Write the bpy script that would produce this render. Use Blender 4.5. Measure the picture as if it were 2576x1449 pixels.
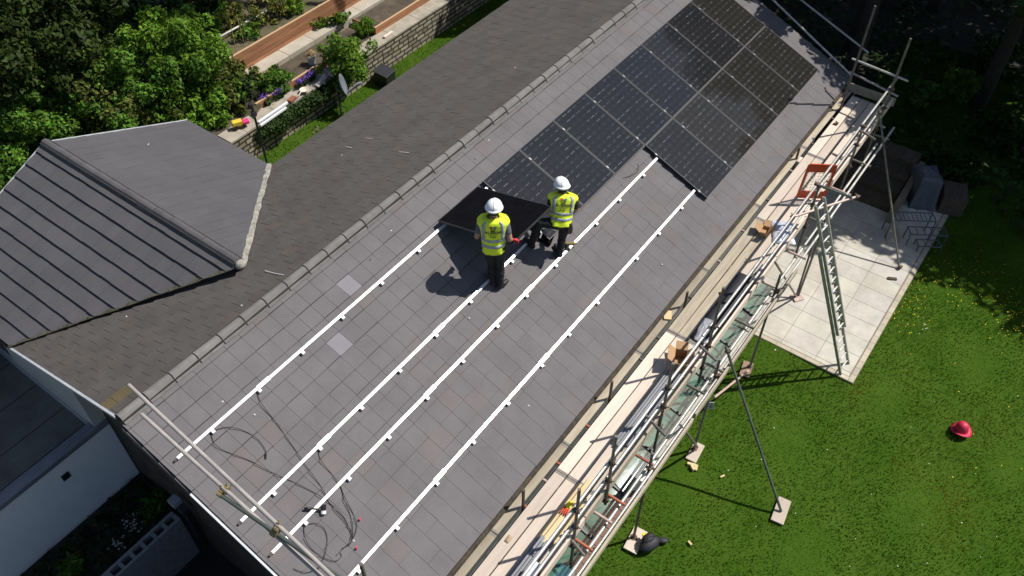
import bpy, bmesh, math, random
import numpy as np
from mathutils import Vector, Matrix
random.seed(7); RNG = np.random.default_rng(11)
SC = bpy.context.scene
for o_ in list(bpy.data.objects): bpy.data.objects.remove(o_)
# ---------------------------------------------------------------- camera
PITCH, HEAD = 0.82613, 0.631656          # camera looks down 47 degrees; heading from +X (ridge direction)
CAM = np.array([-11.9568, -5.6297, 10.0966]); FPX = 2159.72   # focal length in pixels of a 2576 wide picture
FW = np.array([math.cos(HEAD)*math.cos(PITCH), math.sin(HEAD)*math.cos(PITCH), -math.sin(PITCH)])
RT = np.array([math.sin(HEAD), -math.cos(HEAD), 0.0]); UP = np.cross(RT, FW)
cd = bpy.data.cameras.new('camera'); cam = bpy.data.objects.new('camera', cd); SC.collection.objects.link(cam)
cd.sensor_width = 36; cd.lens = FPX/2576*36; cd.clip_start = 0.1; cd.clip_end = 600
cam.matrix_world = Matrix(((RT[0], UP[0], -FW[0], CAM[0]), (RT[1], UP[1], -FW[1], CAM[1]), (RT[2], UP[2], -FW[2], CAM[2]), (0, 0, 0, 1)))
SC.camera = cam
# ---------------------------------------------------------------- light
SUN_EL, SUN_AZ = math.radians(53.5), math.radians(-37)          # direction TOWARDS the sun
TOSUN = np.array([math.cos(SUN_EL)*math.cos(SUN_AZ), math.cos(SUN_EL)*math.sin(SUN_AZ), math.sin(SUN_EL)])
ld = bpy.data.lights.new('sun', 'SUN'); ld.energy = 4.4; ld.angle = math.radians(0.5); ld.color = (1.0, 0.955, 0.89)
sun = bpy.data.objects.new('sun', ld); SC.collection.objects.link(sun); sun.location = (10, -10, 30)
sun.rotation_euler = Vector(-TOSUN).to_track_quat('-Z', 'Y').to_euler()
W = bpy.data.worlds.new('World'); SC.world = W; W.use_nodes = True
nt = W.node_tree; bg = nt.nodes['Background']; sky = nt.nodes.new('ShaderNodeTexSky'); sky.sky_type = 'NISHITA'
sky.sun_disc = False; sky.sun_elevation = SUN_EL; sky.sun_rotation = math.atan2(TOSUN[0], TOSUN[1]); sky.dust_density = 1.0
nt.links.new(sky.outputs[0], bg.inputs[0]); bg.inputs[1].default_value = 0.075
vs = SC.view_settings; vs.view_transform = 'Standard'; vs.look = 'None'; vs.exposure = 0.30; vs.gamma = 1.0; vs.use_curve_mapping = False
# ---------------------------------------------------------------- geometry helpers
PA = 0.397610                                # roof pitch (22.8 degrees)
CA, SA, TA = math.cos(PA), math.sin(PA), math.tan(PA)
NF = np.array([0, -SA, CA]); NBK = np.array([0, SA, CA])
HT = -0.10                                   # tile surface lies 0.10 under the plane of the panel tops
V3 = lambda *a: np.array(a, float)
def ray(u, v): return FW + RT*((u-1288)/FPX) - UP*((v-724.5)/FPX)
def at_z(u, v, z): d = ray(u, v); return CAM + d*((z-CAM[2])/d[2])
def at_y(u, v, y): d = ray(u, v); return CAM + d*((y-CAM[1])/d[1])
def at_plane(u, v, n, p): d = ray(u, v); return CAM + d*(np.dot(np.array(p)-CAM, n)/np.dot(d, n))
def at_roof(u, v, h=HT): return at_plane(u, v, NF, NF*h)
def at_back(u, v, h=0.0): return at_plane(u, v, NBK, V3(0, YR, ZR)+NBK*h)
def up_at(u, v, x, y):
    d = ray(u, v); A = d[:2]; t = np.dot(np.array([x, y])-CAM[:2], A)/np.dot(A, A); return (CAM+d*t)[2]
def roofp(X, q, h=HT): return V3(X, -q*CA, -q*SA) + NF*h     # q runs down the front slope
QR, QE = -2.29, 2.215                        # ridge and eave on the front slope
_r = roofp(0, QR); YR, ZR = _r[1], _r[2]
def backp(X, q, h=0.0): return V3(X, YR+q*CA, ZR-q*SA) + NBK*h
def nz(v): v = np.array(v, float); return v/np.linalg.norm(v)
def wloc(o):
    l = np.zeros(3)
    while o is not None: l += np.array(o.location); o = o.parent
    return l
class MB:
    def __init__(s): s.v = []; s.f = []; s.c = []; s.m = []
    def add(s, vs, fs, col=None, mi=0):
        b = len(s.v); s.v += [tuple(map(float, p)) for p in vs]
        for f in fs: s.f.append(tuple(b+i for i in f)); s.c.append(col); s.m.append(mi)
        return s
    def boxa(s, c, ax, ay, az, col=None, mi=0):          # centre and three half axes
        c, ax, ay, az = map(np.array, (c, ax, ay, az))
        if np.dot(np.cross(ax, ay), az) < 0: ax = -ax
        P = [c+i*ax+j*ay+k*az for k in (-1, 1) for j in (-1, 1) for i in (-1, 1)]
        return s.add(P, [(0, 2, 3, 1), (4, 5, 7, 6), (0, 1, 5, 4), (2, 6, 7, 3), (1, 3, 7, 5), (0, 4, 6, 2)], col, mi)
    def box(s, x0, x1, y0, y1, z0, z1, col=None, mi=0):
        return s.boxa(((x0+x1)/2, (y0+y1)/2, (z0+z1)/2), V3((x1-x0)/2, 0, 0), V3(0, (y1-y0)/2, 0), V3(0, 0, (z1-z0)/2), col, mi)
    def bar(s, p0, p1, w, h, up=(0, 0, 1), col=None):    # box beam: w sideways, h along up
        p0, p1 = np.array(p0, float), np.array(p1, float); d = nz(p1-p0); sd = nz(np.cross(d, up)); u = np.cross(sd, d)
        return s.boxa((p0+p1)/2, (p1-p0)/2, sd*w/2, u*h/2, col)
    def tube(s, pts, r, n=10, col=None, cap=True, rr=None):
        pts = [np.array(p, float) for p in pts]; L = len(pts); rings = []; u = None
        for i, p in enumerate(pts):
            d = nz(pts[min(i+1, L-1)]-pts[max(i-1, 0)])
            if u is None: u = nz(np.cross(d, (0, 0, 1) if abs(d[2]) < .9 else (1, 0, 0)))
            else: u = nz(u-d*np.dot(u, d))
            w = np.cross(d, u); ri = rr[i] if rr else r
            rings += [p+ri*(u*math.cos(a)+w*math.sin(a)) for a in (2*math.pi*k/n for k in range(n))]
        fs = [(i*n+k, i*n+(k+1) % n, (i+1)*n+(k+1) % n, (i+1)*n+k) for i in range(L-1) for k in range(n)]
        if cap: fs += [tuple(range(n-1, -1, -1)), tuple(range((L-1)*n, L*n))]
        return s.add(rings, fs, col)
    def lathe(s, c, prof, n=20, ax=(0, 0, 1), sx=1, sy=1, col=None, cap=True):   # prof = [(r, z)...]
        c = np.array(c, float); a = nz(ax); u = nz(np.cross(a, (0, 1, 0) if abs(a[1]) < .9 else (1, 0, 0))); w = np.cross(a, u)
        P = [c+a*z+r*(u*sx*math.cos(t)+w*sy*math.sin(t)) for r, z in prof for t in (2*math.pi*k/n for k in range(n))]
        L = len(prof); fs = [(i*n+k, i*n+(k+1) % n, (i+1)*n+(k+1) % n, (i+1)*n+k) for i in range(L-1) for k in range(n)]
        if cap: fs += [tuple(range(n-1, -1, -1)), tuple(range((L-1)*n, L*n))]
        return s.add(P, fs, col)
    def prism(s, poly, d, col=None):                     # polygon (3-D points) pushed along d
        poly = [np.array(p, float) for p in poly]; n = len(poly); d = np.array(d, float)
        nn = sum(np.cross(poly[i]-poly[0], poly[(i+1) % n]-poly[0]) for i in range(1, n-1))
        if np.dot(nn, d) > 0: poly = poly[::-1]
        return s.add(poly+[p+d for p in poly], [tuple(range(n)), tuple(range(2*n-1, n-1, -1))]+[((i+1) % n, i, n+i, n+(i+1) % n) for i in range(n)], col)
    def ball(s, c, r, n=12, m=8, ax=None, col=None):
        R = np.array(r if hasattr(r, '__len__') else (r, r, r), float); A = np.eye(3) if ax is None else np.array(ax); c = np.array(c, float)
        P = [c+A.T@(R*V3(math.sin(p)*math.cos(t), math.sin(p)*math.sin(t), math.cos(p))) for p in (math.pi*i/m for i in range(1, m)) for t in (2*math.pi*k/n for k in range(n))]
        P += [c+A.T@(R*V3(0, 0, 1)), c-A.T@(R*V3(0, 0, 1))]; k0 = (m-1)*n
        fs = [(i*n+k, (i+1)*n+k, (i+1)*n+(k+1) % n, i*n+(k+1) % n) for i in range(m-2) for k in range(n)]
        fs += [(k0, k, (k+1) % n) for k in range(n)]+[(k0+1, (m-2)*n+(k+1) % n, (m-2)*n+k) for k in range(n)]
        return s.add(P, fs, col)
    def build(s, name, mat, parent=None, smooth=False, bevel=0, loc=None):
        off = wloc(parent) if parent is not None else np.zeros(3)     # with loc the points are already local
        me = bpy.data.meshes.new(name); me.from_pydata([tuple(np.array(p)-off) for p in s.v], [], s.f)
        for m_ in (mat if isinstance(mat, (list, tuple)) else [mat]): me.materials.append(m_)
        if any(s.m): me.polygons.foreach_set('material_index', s.m)
        if any(c is not None for c in s.c):
            ca = me.color_attributes.new('Col', 'FLOAT_COLOR', 'CORNER'); buf = []
            for f, c in zip(s.f, s.c): buf += list((c if c is not None else (1, 1, 1))+((1,) if (c is None or len(c) == 3) else ()))*len(f)
            ca.data.foreach_set('color', buf)
        if smooth: me.polygons.foreach_set('use_smooth', [True]*len(me.polygons))
        me.update(); o = bpy.data.objects.new(name, me); SC.collection.objects.link(o)
        if smooth == 'auto':
            md = o.modifiers.new('edges', 'EDGE_SPLIT'); md.split_angle = math.radians(40)
        if bevel: b = o.modifiers.new('bevel', 'BEVEL'); b.width = bevel; b.segments = 2; b.limit_method = 'ANGLE'
        if parent is not None: o.parent = parent
        elif loc is not None: o.location = tuple(loc)
        return o
def tag(o, label=None, cat=None, group=None, kind=None):
    for k, v in (('label', label), ('category', cat), ('group', group), ('kind', kind)):
        if v: o[k] = v
    return o
def thing(name, label, cat, loc=(0, 0, 0), group=None, rz=0):
    o = bpy.data.objects.new(name, None); SC.collection.objects.link(o); o.location = tuple(map(float, loc)); o.rotation_euler[2] = rz
    o.empty_display_size = .2; return tag(o, label, cat, group)
def copy_tree(o, loc=None, rot=None, label=None, group=None, parent=None):
    c = o.copy(); SC.collection.objects.link(c)
    if parent is not None: c.parent = parent
    if loc is not None: c.location = tuple(map(float, loc))
    if rot is not None: c.rotation_euler = rot
    if label: c['label'] = label
    if group: c['group'] = group
    for ch in list(o.children): copy_tree(ch, parent=c)
    return c
# ---------------------------------------------------------------- materials
MATS = {}
def mat(name, col, col2=None, scale=5.0, rough=.6, metal=0., bump=0., bscale=None, attr=False, spec=.5, stretch=(1, 1, 1), detail=5, rnd=0., trans=0., contrast=(.35, .65), coat=0.):
    if name in MATS: return MATS[name]
    m = bpy.data.materials.new(name); m.use_nodes = True; nt = m.node_tree; N, L = nt.nodes, nt.links; p = N['Principled BSDF']
    p.inputs['Roughness'].default_value = rough; p.inputs['Metallic'].default_value = metal; p.inputs['Specular IOR Level'].default_value = spec
    if coat: p.inputs['Coat Weight'].default_value = coat; p.inputs['Coat Roughness'].default_value = .08
    tc = N.new('ShaderNodeTexCoord'); mp = N.new('ShaderNodeMapping'); L.new(tc.outputs['Object'], mp.inputs[0]); mp.inputs['Scale'].default_value = stretch
    out = None
    if col2 is not None:
        nz_ = N.new('ShaderNodeTexNoise'); nz_.inputs['Scale'].default_value = scale; nz_.inputs['Detail'].default_value = detail; nz_.inputs['Roughness'].default_value = .65
        L.new(mp.outputs[0], nz_.inputs['Vector']); rp = N.new('ShaderNodeValToRGB'); rp.color_ramp.elements[0].position, rp.color_ramp.elements[1].position = contrast
        rp.color_ramp.elements[0].color = (*col, 1); rp.color_ramp.elements[1].color = (*col2, 1); L.new(nz_.outputs[0], rp.inputs[0]); out = rp.outputs[0]
    else:
        rg = N.new('ShaderNodeRGB'); rg.outputs[0].default_value = (*col, 1); out = rg.outputs[0]
    def mul(a, b):
        x = N.new('ShaderNodeMix'); x.data_type = 'RGBA'; x.blend_type = 'MULTIPLY'; x.inputs[0].default_value = 1; L.new(a, x.inputs[6]); L.new(b, x.inputs[7]); return x.outputs[2]
    if attr:
        at = N.new('ShaderNodeAttribute'); at.attribute_name = 'Col'; out = mul(out, at.outputs['Color'])
    if rnd:
        oi = N.new('ShaderNodeObjectInfo'); mr = N.new('ShaderNodeMapRange'); mr.inputs[3].default_value = 1-rnd; mr.inputs[4].default_value = 1+rnd*.5; L.new(oi.outputs['Random'], mr.inputs[0])
        out = mul(out, mr.outputs[0])
    L.new(out, p.inputs['Base Color'])
    if bump:
        nb = N.new('ShaderNodeTexNoise'); nb.inputs['Scale'].default_value = bscale or scale*4; nb.inputs['Detail'].default_value = 6; L.new(mp.outputs[0], nb.inputs['Vector'])
        bp = N.new('ShaderNodeBump'); bp.inputs['Strength'].default_value = bump; bp.inputs['Distance'].default_value = .02; L.new(nb.outputs[0], bp.inputs['Height']); L.new(bp.outputs[0], p.inputs['Normal'])
    if trans:
        tr = N.new('ShaderNodeBsdfTranslucent'); L.new(out, tr.inputs[0]); mx = N.new('ShaderNodeMixShader'); mx.inputs[0].default_value = trans
        L.new(p.outputs[0], mx.inputs[1]); L.new(tr.outputs[0], mx.inputs[2]); L.new(mx.outputs[0], N['Material Output'].inputs[0])
    MATS[name] = m; return m
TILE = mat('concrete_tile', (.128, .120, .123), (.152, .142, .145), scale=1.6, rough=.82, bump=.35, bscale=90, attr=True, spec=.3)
TILEB = mat('back_tile_no_sheen', (.078, .070, .064), (.098, .089, .082), scale=2.2, rough=.85, bump=.4, bscale=90, attr=True, spec=.3)  # brownish back tile, its colour also darkened for the sheen it lacks
WINGT = mat('wing_tile_no_sheen', (.082, .079, .083), (.096, .092, .096), scale=1.6, rough=.8, bump=.25, bscale=90, attr=True, spec=.25)  # same concrete tile, missing view-dependent sheen painted in as a darker tone
UNDER = mat('roof_underlay', (.012, .012, .012), rough=.9)
MORTAR = mat('mortar', (.42, .40, .34), (.20, .19, .16), scale=9, rough=.9, bump=.6)
GALV = mat('galvanised_tube', (.62, .61, .58), (.40, .39, .36), scale=7, rough=.42, metal=.35, attr=False, bump=.1, rnd=.18)
GALVD = mat('weathered_tube', (.20, .19, .165), (.13, .12, .10), scale=7, rough=.5, metal=.3, bump=.15, rnd=.2)
GREENT = mat('greenish_tube', (.12, .15, .125), (.085, .10, .085), scale=6, rough=.45, metal=.3)
RUST = mat('rusty_coupler', (.16, .11, .075), (.075, .06, .05), scale=14, rough=.7, metal=.4, bump=.3)
REDT = mat('red_painted_tube', (.45, .12, .06), (.30, .10, .07), scale=10, rough=.55)
PINKT = mat('pinkish_tube', (.60, .44, .38), (.45, .33, .29), scale=8, rough=.5, metal=.2)
WOOD = mat('scaffold_timber', (.72, .61, .50), (.60, .50, .41), scale=2.2, rough=.8, bump=.3, bscale=30, stretch=(.6, 6, 6), rnd=.3, contrast=(.3, .7))
WOODG = mat('greyed_timber', (.50, .43, .32), (.36, .31, .23), scale=2.6, rough=.85, bump=.4, bscale=30, stretch=(.6, 6, 6), rnd=.25)
WOODY = mat('yellow_timber', (.72, .55, .30), (.62, .45, .24), scale=3, rough=.7, stretch=(.6, 6, 6), rnd=.1)
ALU = mat('aluminium', (.80, .80, .80), (.74, .74, .74), scale=4, rough=.32, metal=.25)
ALUG = mat('aluminium_bundle', (.27, .275, .29), (.20, .205, .22), scale=5, rough=.5, metal=.15, stretch=(.3, 8, 8))
BLACK = mat('black_plastic', (.012, .012, .013), rough=.5)
CABLE = mat('cable', (.014, .013, .013), rough=.6)
WHITEP = mat('white_plastic', (.82, .82, .80), rough=.35)
FASCIA = mat('grey_trim', (.34, .35, .36), (.28, .29, .30), scale=4, rough=.5)
# ================================================================ HOUSE
house = thing('house', 'grey tiled bungalow with a long pitched roof and a crossing side wing', 'house', (-2, 2, -3.4))
def clip(poly, conv):
    # Sutherland-Hodgman: both polygons counter-clockwise in (u, q)
    out = poly
    for i in range(len(conv)):
        a, b = conv[i], conv[(i+1) % len(conv)]; inp, out = out, []
        side = lambda p: (b[0]-a[0])*(p[1]-a[1])-(b[1]-a[1])*(p[0]-a[0])
        for j in range(len(inp)):
            p, q = inp[j], inp[(j+1) % len(inp)]; sp, sq = side(p), side(q)
            if sp >= 0: out.append(p)
            if (sp >= 0) != (sq >= 0): t = sp/(sp-sq); out.append((p[0]+(q[0]-p[0])*t, p[1]+(q[1]-p[1])*t))
        if len(out) < 3: return []
    return out
def ccw(P):
    A = sum(P[i][0]*P[(i+1) % len(P)][1]-P[(i+1) % len(P)][0]*P[i][1] for i in range(len(P)))
    return P if A > 0 else P[::-1]
def tile_slope(name, m, P, polys, q0, g, w, u0, special=None, T=.023, gap=.0035, var=.05, brown=.0, stagger=0.):
    mb = MB(); und = MB(); nrm = np.cross(P(1, 0, 0)-P(0, 0, 0), P(0, 1, 0)-P(0, 0, 0)); flip = nrm[2] < 0
    for poly in map(ccw, polys):
        f = [P(u, q, -.014) for u, q in poly]; und.add(f, [tuple(range(len(f)))[::(-1 if flip else 1)]])
        umin, umax = min(p[0] for p in poly), max(p[0] for p in poly); qmin, qmax = min(p[1] for p in poly), max(p[1] for p in poly)
        for k in range(int((qmin-q0)/g)-1, int((qmax-q0)/g)+2):
            qa, qb = q0+k*g, q0+(k+1)*g
            rowv = random.uniform(-.006, .006)
            for j in range(int((umin-u0)/w)-2, int((umax-u0)/w)+2):
                st = stagger*w*(k % 2); ua, ub = u0+st+j*w+gap/2, u0+st+(j+1)*w-gap/2
                r = random.Random((j*7919+k*104729) & 0xffffff)
                jit = r.uniform(-.004, .004); lift = r.uniform(-.0025, .0035); lift2 = r.uniform(-.0025, .0035)
                rect = [(ua, qa), (ub, qa), (ub, qb+jit), (ua, qb+jit)]
                pc = clip(rect, poly)
                if len(pc) < 3: continue
                hh = lambda u, q: (q-qa)/g*(T+(lift if u < (ua+ub)/2 else lift2))
                c = 1+r.gauss(0, var)+rowv; col = (c, c, c)
                if r.random() < brown: col = (c*1.04, c*.99, c*.96)
                if special:
                    for (su, sq, sc) in special:
                        if ua <= su < ub+gap and qa <= sq < qb: col = tuple(x*c for x in sc)
                top = [P(u, q, hh(u, q)) for u, q in pc]; n = len(pc); idx = tuple(range(n)); mb.add(top, [idx[::-1] if flip else idx], col)
                for i in range(n):
                    a, b = pc[i], pc[(i+1) % n]
                    if abs(a[1]-b[1]) < 1e-6 and abs(a[1]-(qb+jit)) < 1e-6:
                        qd = [P(a[0], a[1], hh(*a)), P(b[0], b[1], hh(*b)), P(b[0], b[1]-.002, hh(*b)-T+.011), P(a[0], a[1]-.002, hh(*a)-T+.011)]
                        mb.add(qd, [(0, 1, 2, 3) if flip else (3, 2, 1, 0)], tuple(x*.9 for x in col))
                    elif abs(a[0]-b[0]) < 1e-6:
                        qd = [P(a[0], a[1], hh(*a)), P(b[0], b[1], hh(*b)), P(b[0], b[1], -.012), P(a[0], a[1], -.012)]
                        mb.add(qd, [(0, 1, 2, 3) if flip else (3, 2, 1, 0)], tuple(x*.8 for x in col))
    o = mb.build(name, m, house); und.build('underlay', UNDER, o); return o
XN, XF = -9.92, 6.0
GA, TW = .2885, .2665
light = (1.55, 1.58, 1.66)
sp = []
for (u, v) in ((878, 698), (850, 845)):
    p = at_roof(u, v); sp.append((p[0], -(p[1]*CA+p[2]*SA)-0.0, light))
for (u, v) in ((1290, 985), (1420, 1020), (1480, 1160), (1060, 930), (1600, 690), (1210, 870), (1530, 560)):
    p = at_roof(u, v); sp.append((p[0], -(p[1]*CA+p[2]*SA), (1.03, 1.0, .985)))
front = tile_slope('roof_slope', TILE, lambda u, q, h: roofp(u, q, HT+h), [[(XN, QR+.02), (XF, QR+.02), (XF, QE), (XN, QE)]], QE-16*GA, GA, TW, -8.01, sp, var=.016, brown=.08)
QB = 4.42                                              # back slope length down to its eave
apexX, apexQ = -7.03, (3.37-YR)/CA
sb = []
for (u, v) in ((825, 695), (690, 560), (720, 640), (610, 790), (480, 930), (540, 900), (930, 590), (770, 560)):
    p = at_back(u, v); sb.append((p[0], (p[1]-YR)/CA, (1.10, 1.0, .93)))
for (u, v) in ((300, 1005), (330, 985), (285, 1020)):
    p = at_back(u, v); sb.append((p[0], (p[1]-YR)/CA, (1.35, 1.15, .62)))
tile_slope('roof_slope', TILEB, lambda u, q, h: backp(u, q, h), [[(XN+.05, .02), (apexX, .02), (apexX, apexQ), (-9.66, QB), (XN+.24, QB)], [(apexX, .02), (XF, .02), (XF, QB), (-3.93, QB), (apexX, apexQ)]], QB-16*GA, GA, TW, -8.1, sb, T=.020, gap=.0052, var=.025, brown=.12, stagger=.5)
WX, WZ, WQ, WY = -6.83, .34, 3.10, 8.72                 # wing ridge line, slope length, far verge
NWL, NWR = V3(-SA, 0, CA), V3(SA, 0, CA)
wl = lambda u, q, h: V3(WX-q*CA, u, WZ-q*SA)+NWL*h
wr = lambda u, q, h: V3(WX+q*CA, u, WZ-q*SA)+NWR*h
tile_slope('roof_slope', WINGT, wl, [[(3.40, .02), (WY, .02), (WY, WQ), (6.18, WQ)]], WQ-11*GA, GA, TW, 3.2, None, T=.034, gap=.003, var=.02)
tile_slope('roof_slope', WINGT, wr, [[(3.40, .02), (WY, .02), (WY, WQ), (6.22, WQ)]], WQ-11*GA, GA, TW, 3.2, None, T=.012, gap=.0035, var=.015)
def ridge_caps(P0, P1, L=.415, half=.118, rise=.058, name='ridge_tiles', m=None):
    m_ = m; mb = MB(); P0, P1 = np.array(P0), np.array(P1); d = nz(P1-P0); s = nz(np.cross(d, (0, 0, 1))); n = int(np.linalg.norm(P1-P0)/L)+1
    gp = MB()
    for k in range(n):
        r = random.Random(k*31+n); a, b = k*L+.010, min((k+1)*L-.006, np.linalg.norm(P1-P0)); dz = r.uniform(-.006, .006); sh = r.uniform(-.006, .006)
        prof = [(-half, -.055), (-half+.012, -.03), (-.045, rise-.012), (0, rise), (.045, rise-.012), (half-.012, -.03), (half, -.055)]
        c = 1+r.gauss(0, .05); col = (c, c*.99, c*.98)
        A = [P0+d*(a)+s*(x+sh)+V3(0, 0, y+dz+.006) for x, y in prof]; B = [P0+d*b+s*(x*.97+sh)+V3(0, 0, y*.97+dz) for x, y in prof]; m = len(prof)
        mb.add(A+B, [(i, m+i, m+i+1, i+1) for i in range(m-1)]+[tuple(range(m)), tuple(range(2*m-1, m-1, -1))], col)
    o = mb.build(name, m_ or RIDGE, house)
    core = MB(); core.bar(P0+V3(0, 0, -.035), P1+V3(0, 0, -.035), half*1.55, .09); core.build('ridge_bedding', MORTARD, o)
RIDGE = mat('ridge_concrete', (.135, .130, .127), (.185, .178, .170), scale=4, rough=.85, bump=.4, bscale=60, attr=True)
RIDGEW = mat('dark_ridge_concrete', (.075, .072, .075), (.095, .092, .095), scale=4, rough=.85, bump=.3, bscale=60, attr=True)
MORTARD = mat('dark_mortar', (.03, .03, .028), rough=.95)
ridge_caps((XN+.02, YR, ZR+.03), (XF, YR, ZR+.03))
ridge_caps((WX, WY, WZ+.03), (WX, 3.50, WZ+.03), L=.40, m=RIDGEW)
# mortar and lead in the two valleys
v = MB()
pts = [wr(3.42+(6.25-3.42)*t, WQ*t, .02) for t in np.linspace(0, 1, 26)]
for i in range(25):
    pass
pp = [p_+V3(random.uniform(-.010,.010), random.uniform(-.010,.010), -.004) for p_ in pts]
vs_ = nz(np.cross(pts[-1]-pts[0], (0, 0, 1))); P_ = []
for p_ in pp: wd_ = .052+random.uniform(-.010, .010); P_ += [p_-vs_*wd_-V3(0, 0, .03), p_-vs_*wd_*.7+V3(0, 0, .004), p_+vs_*wd_*.7+V3(0, 0, .004), p_+vs_*wd_-V3(0, 0, .03)]
v.add(P_, [(4*i+k, 4*i+k+1, 4*i+k+5, 4*i+k+4) for i in range(len(pp)-1) for k in range(3)])
v.ball((WX, 3.45, WZ+.0), (.095, .08, .085), 14, 8)
v.build('valley_mortar', MORTAR, house)
v = MB(); v2 = MB()
pts = [wl(3.42+(6.2-3.42)*t, WQ*t, .012) for t in np.linspace(0, 1, 24)]
for i in range(23):
    v.bar(pts[i], pts[i+1]+(pts[i+1]-pts[i])*.1, .07+random.uniform(-.02, .02), .016); a_ = pts[i]+V3(.10, -.0, .0); b_ = pts[i+1]+V3(.10, 0, 0)
    o_ = random.uniform(-.012, .012); v2.bar(a_+V3(-.03+o_, -.03, -.005), b_+V3(-.03+o_, -.03, -.005), .03, .02)
MOSS = mat('mossy_valley', (.045, .042, .030), (.10, .095, .055), scale=6, rough=.95, bump=.6)
v.build('valley_gutter', MOSS, house); v2.build('valley_mortar', mat('pale_mortar', (.36, .35, .33), (.22, .21, .20), scale=9, rough=.9), house)
# walls
RENDER = mat('cream_render', (.52, .50, .46), (.46, .44, .40), scale=3, rough=.9, bump=.15)
GABLE = mat('weathered_gable_wall', (.10, .07, .04), (.045, .036, .028), scale=3, rough=.9, bump=.5)
zf = lambda Y: Y*TA+HT/CA-.13
zb = lambda Y: ZR-(Y-YR)*TA-.13
sec = [(-1.72, -6.6), (5.95, -6.6), (5.95, zb(5.95)), (YR, zb(YR)), (-1.72, zf(-1.72))]
mb = MB(); mb.prism([(-9.05, y, z) for y, z in sec], (14.7, 0, 0)); mb.build('wall', RENDER, house)
mb = MB(); mb.prism([(-9.075, y, z) for y, z in sec], (.02, 0, 0)); mb.build('gable_cladding', GABLE, house)
mb = MB(); mb.prism([(-9.32, 5.96, -6.5), (-4.3, 5.96, -6.5), (-4.3, 5.96, WZ-.13-(WX+4.3)*-TA*1-.0), (WX, 5.96, WZ-.14), (-9.32, 5.96, WZ-.13-(WX+9.32)*TA)], (0, 2.6, 0)); mb.build('wall', RENDER, house)
# trim: eaves boards, gutters, verges
TRIMD = mat('dark_trim', (.03, .032, .038), rough=.5); TRIML = mat('light_trim', (.52, .54, .56), (.40, .42, .44), scale=5, rough=.45)
g = MB()
g.bar(roofp(XN+.03, QE-.05, HT-.10), roofp(XF-.03, QE-.05, HT-.10), .03, .16)
g.build('fascia_board', TRIMD, house)
GUT = mat('dirty_gutter', (.025, .022, .018), (.07, .055, .035), scale=12, rough=.9, bump=.5)
g = MB()
gp = [roofp(x, QE+.035, HT-.075+.004*math.sin(x*3)) for x in np.linspace(XN+.05, XF-.02, 60)]
g.tube(gp, .05, 8); g.build('gutter', GUT, house)
g = MB(); 
for a_, b_, w_ in ((roofp(XN-.012, QR+.1, HT-.03), roofp(XN-.012, QE-.02, HT-.03), .045),):
    g.bar(a_+NF*-.06, b_+NF*-.06, .03, .13)
g.build('bargeboard', TRIMD, house); g = MB()
g.bar(roofp(XF+.012, QR+.1, HT-.07), roofp(XF+.012, QE-.02, HT-.07), .03, .12)
g.build('bargeboard', TRIMD, house); g = MB(); g.bar(backp(XF+.012, .1, -.07), backp(XF+.012, QB, -.07), .03, .12)
g.build('bargeboard', TRIMD, house)
g = MB(); g.bar(backp(XN+.035, .15, -.012), backp(XN+.215, QB-.05, -.012), .035, .05); g.build('verge_trim', TRIML, house); g = MB(); g.bar(roofp(XN-.03, -.95, HT-.02), roofp(XN-.03, QE-.05, HT-.02), .028, .04); g.build('verge_trim', TRIML, house)
g = MB(); g.bar(wr(WY+.015, .05, -.01), wr(WY+.015, WQ, -.01), .03, .05); g.build('verge_trim', TRIML, house); g = MB(); g.bar(wl(WY+.015, .05, -.01), wl(WY+.015, WQ, -.01), .03, .05); g.build('verge_trim', TRIML, house)
g = MB(); g.bar(wl(6.3, WQ+.03, -.06), wl(WY, WQ+.03, -.06), .06, .07); g.build('gutter', TRIMD, house); g = MB(); g.bar(wr(6.3, WQ+.03, -.06), wr(WY, WQ+.03, -.06), .06, .07); g.build('gutter', TRIMD, house); g = MB(); g.bar(backp(-3.8, QB+.03, -.06), backp(XF, QB+.03, -.06), .06, .07); g.build('gutter', TRIMD, house)
# chalk and scrape marks, bird droppings
CHALK = mat('chalk', (.55, .54, .53), rough=.9)
g = MB()
def mark(P, n, off, w=.010):
    for i in range(len(P)-1): g.bar(P[i]+n*off, P[i+1]+n*off, w*random.uniform(.6, 1.2), .003, n)
for seg in ([(1325, 302), (1342, 318), (1358, 326)], [(1212, 372+160-160), (1240, 390)], [(1588+0, 352)], [(1395, 198), (1408, 206), (1418, 212)], [(1280, 280), (1300, 290), (1316, 301)], [(1320, 308), (1336, 322), (1345, 330)]):
    if len(seg) > 1: mark([at_roof(*p) for p in seg], NF, HT+.026)
for seg in ([(668, 684), (690, 690), (716, 695)], [(920, 350), (938, 352)], [(1005, 385), (1030, 387)], [(870, 372), (886, 374)]): mark([at_back(*p) for p in seg], NBK, .026)
for (u, v) in ((608, 768), (318, 796), (984, 580), (1296, 170), (1230, 352), (860, 390)):
    p = at_back(u, v, .02); g.ball(p, (.012, .018, .004), 8, 4)
for (u, v) in ((800, 652), (640, 1043), (560, 1010), (1950, 880), (330, 1045), (315, 1050), (352, 1037), (1665, 665), (1180, 800), (1330, 1020), (890, 1360), (1370, 920)):
    p = at_roof(u, v, HT+.02); g.ball(p, (.013, .018, .005), 8, 4)
for (u, v) in ((372, 365), (232, 438), (246, 434)): p = at_plane(u, v, NWR, wr(4, 1, .02)); g.bar(p, p+V3(.05, .04, -.012), .015, .006)
tag(g.build('scrape_marks', CHALK, house), kind='stuff')
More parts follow.
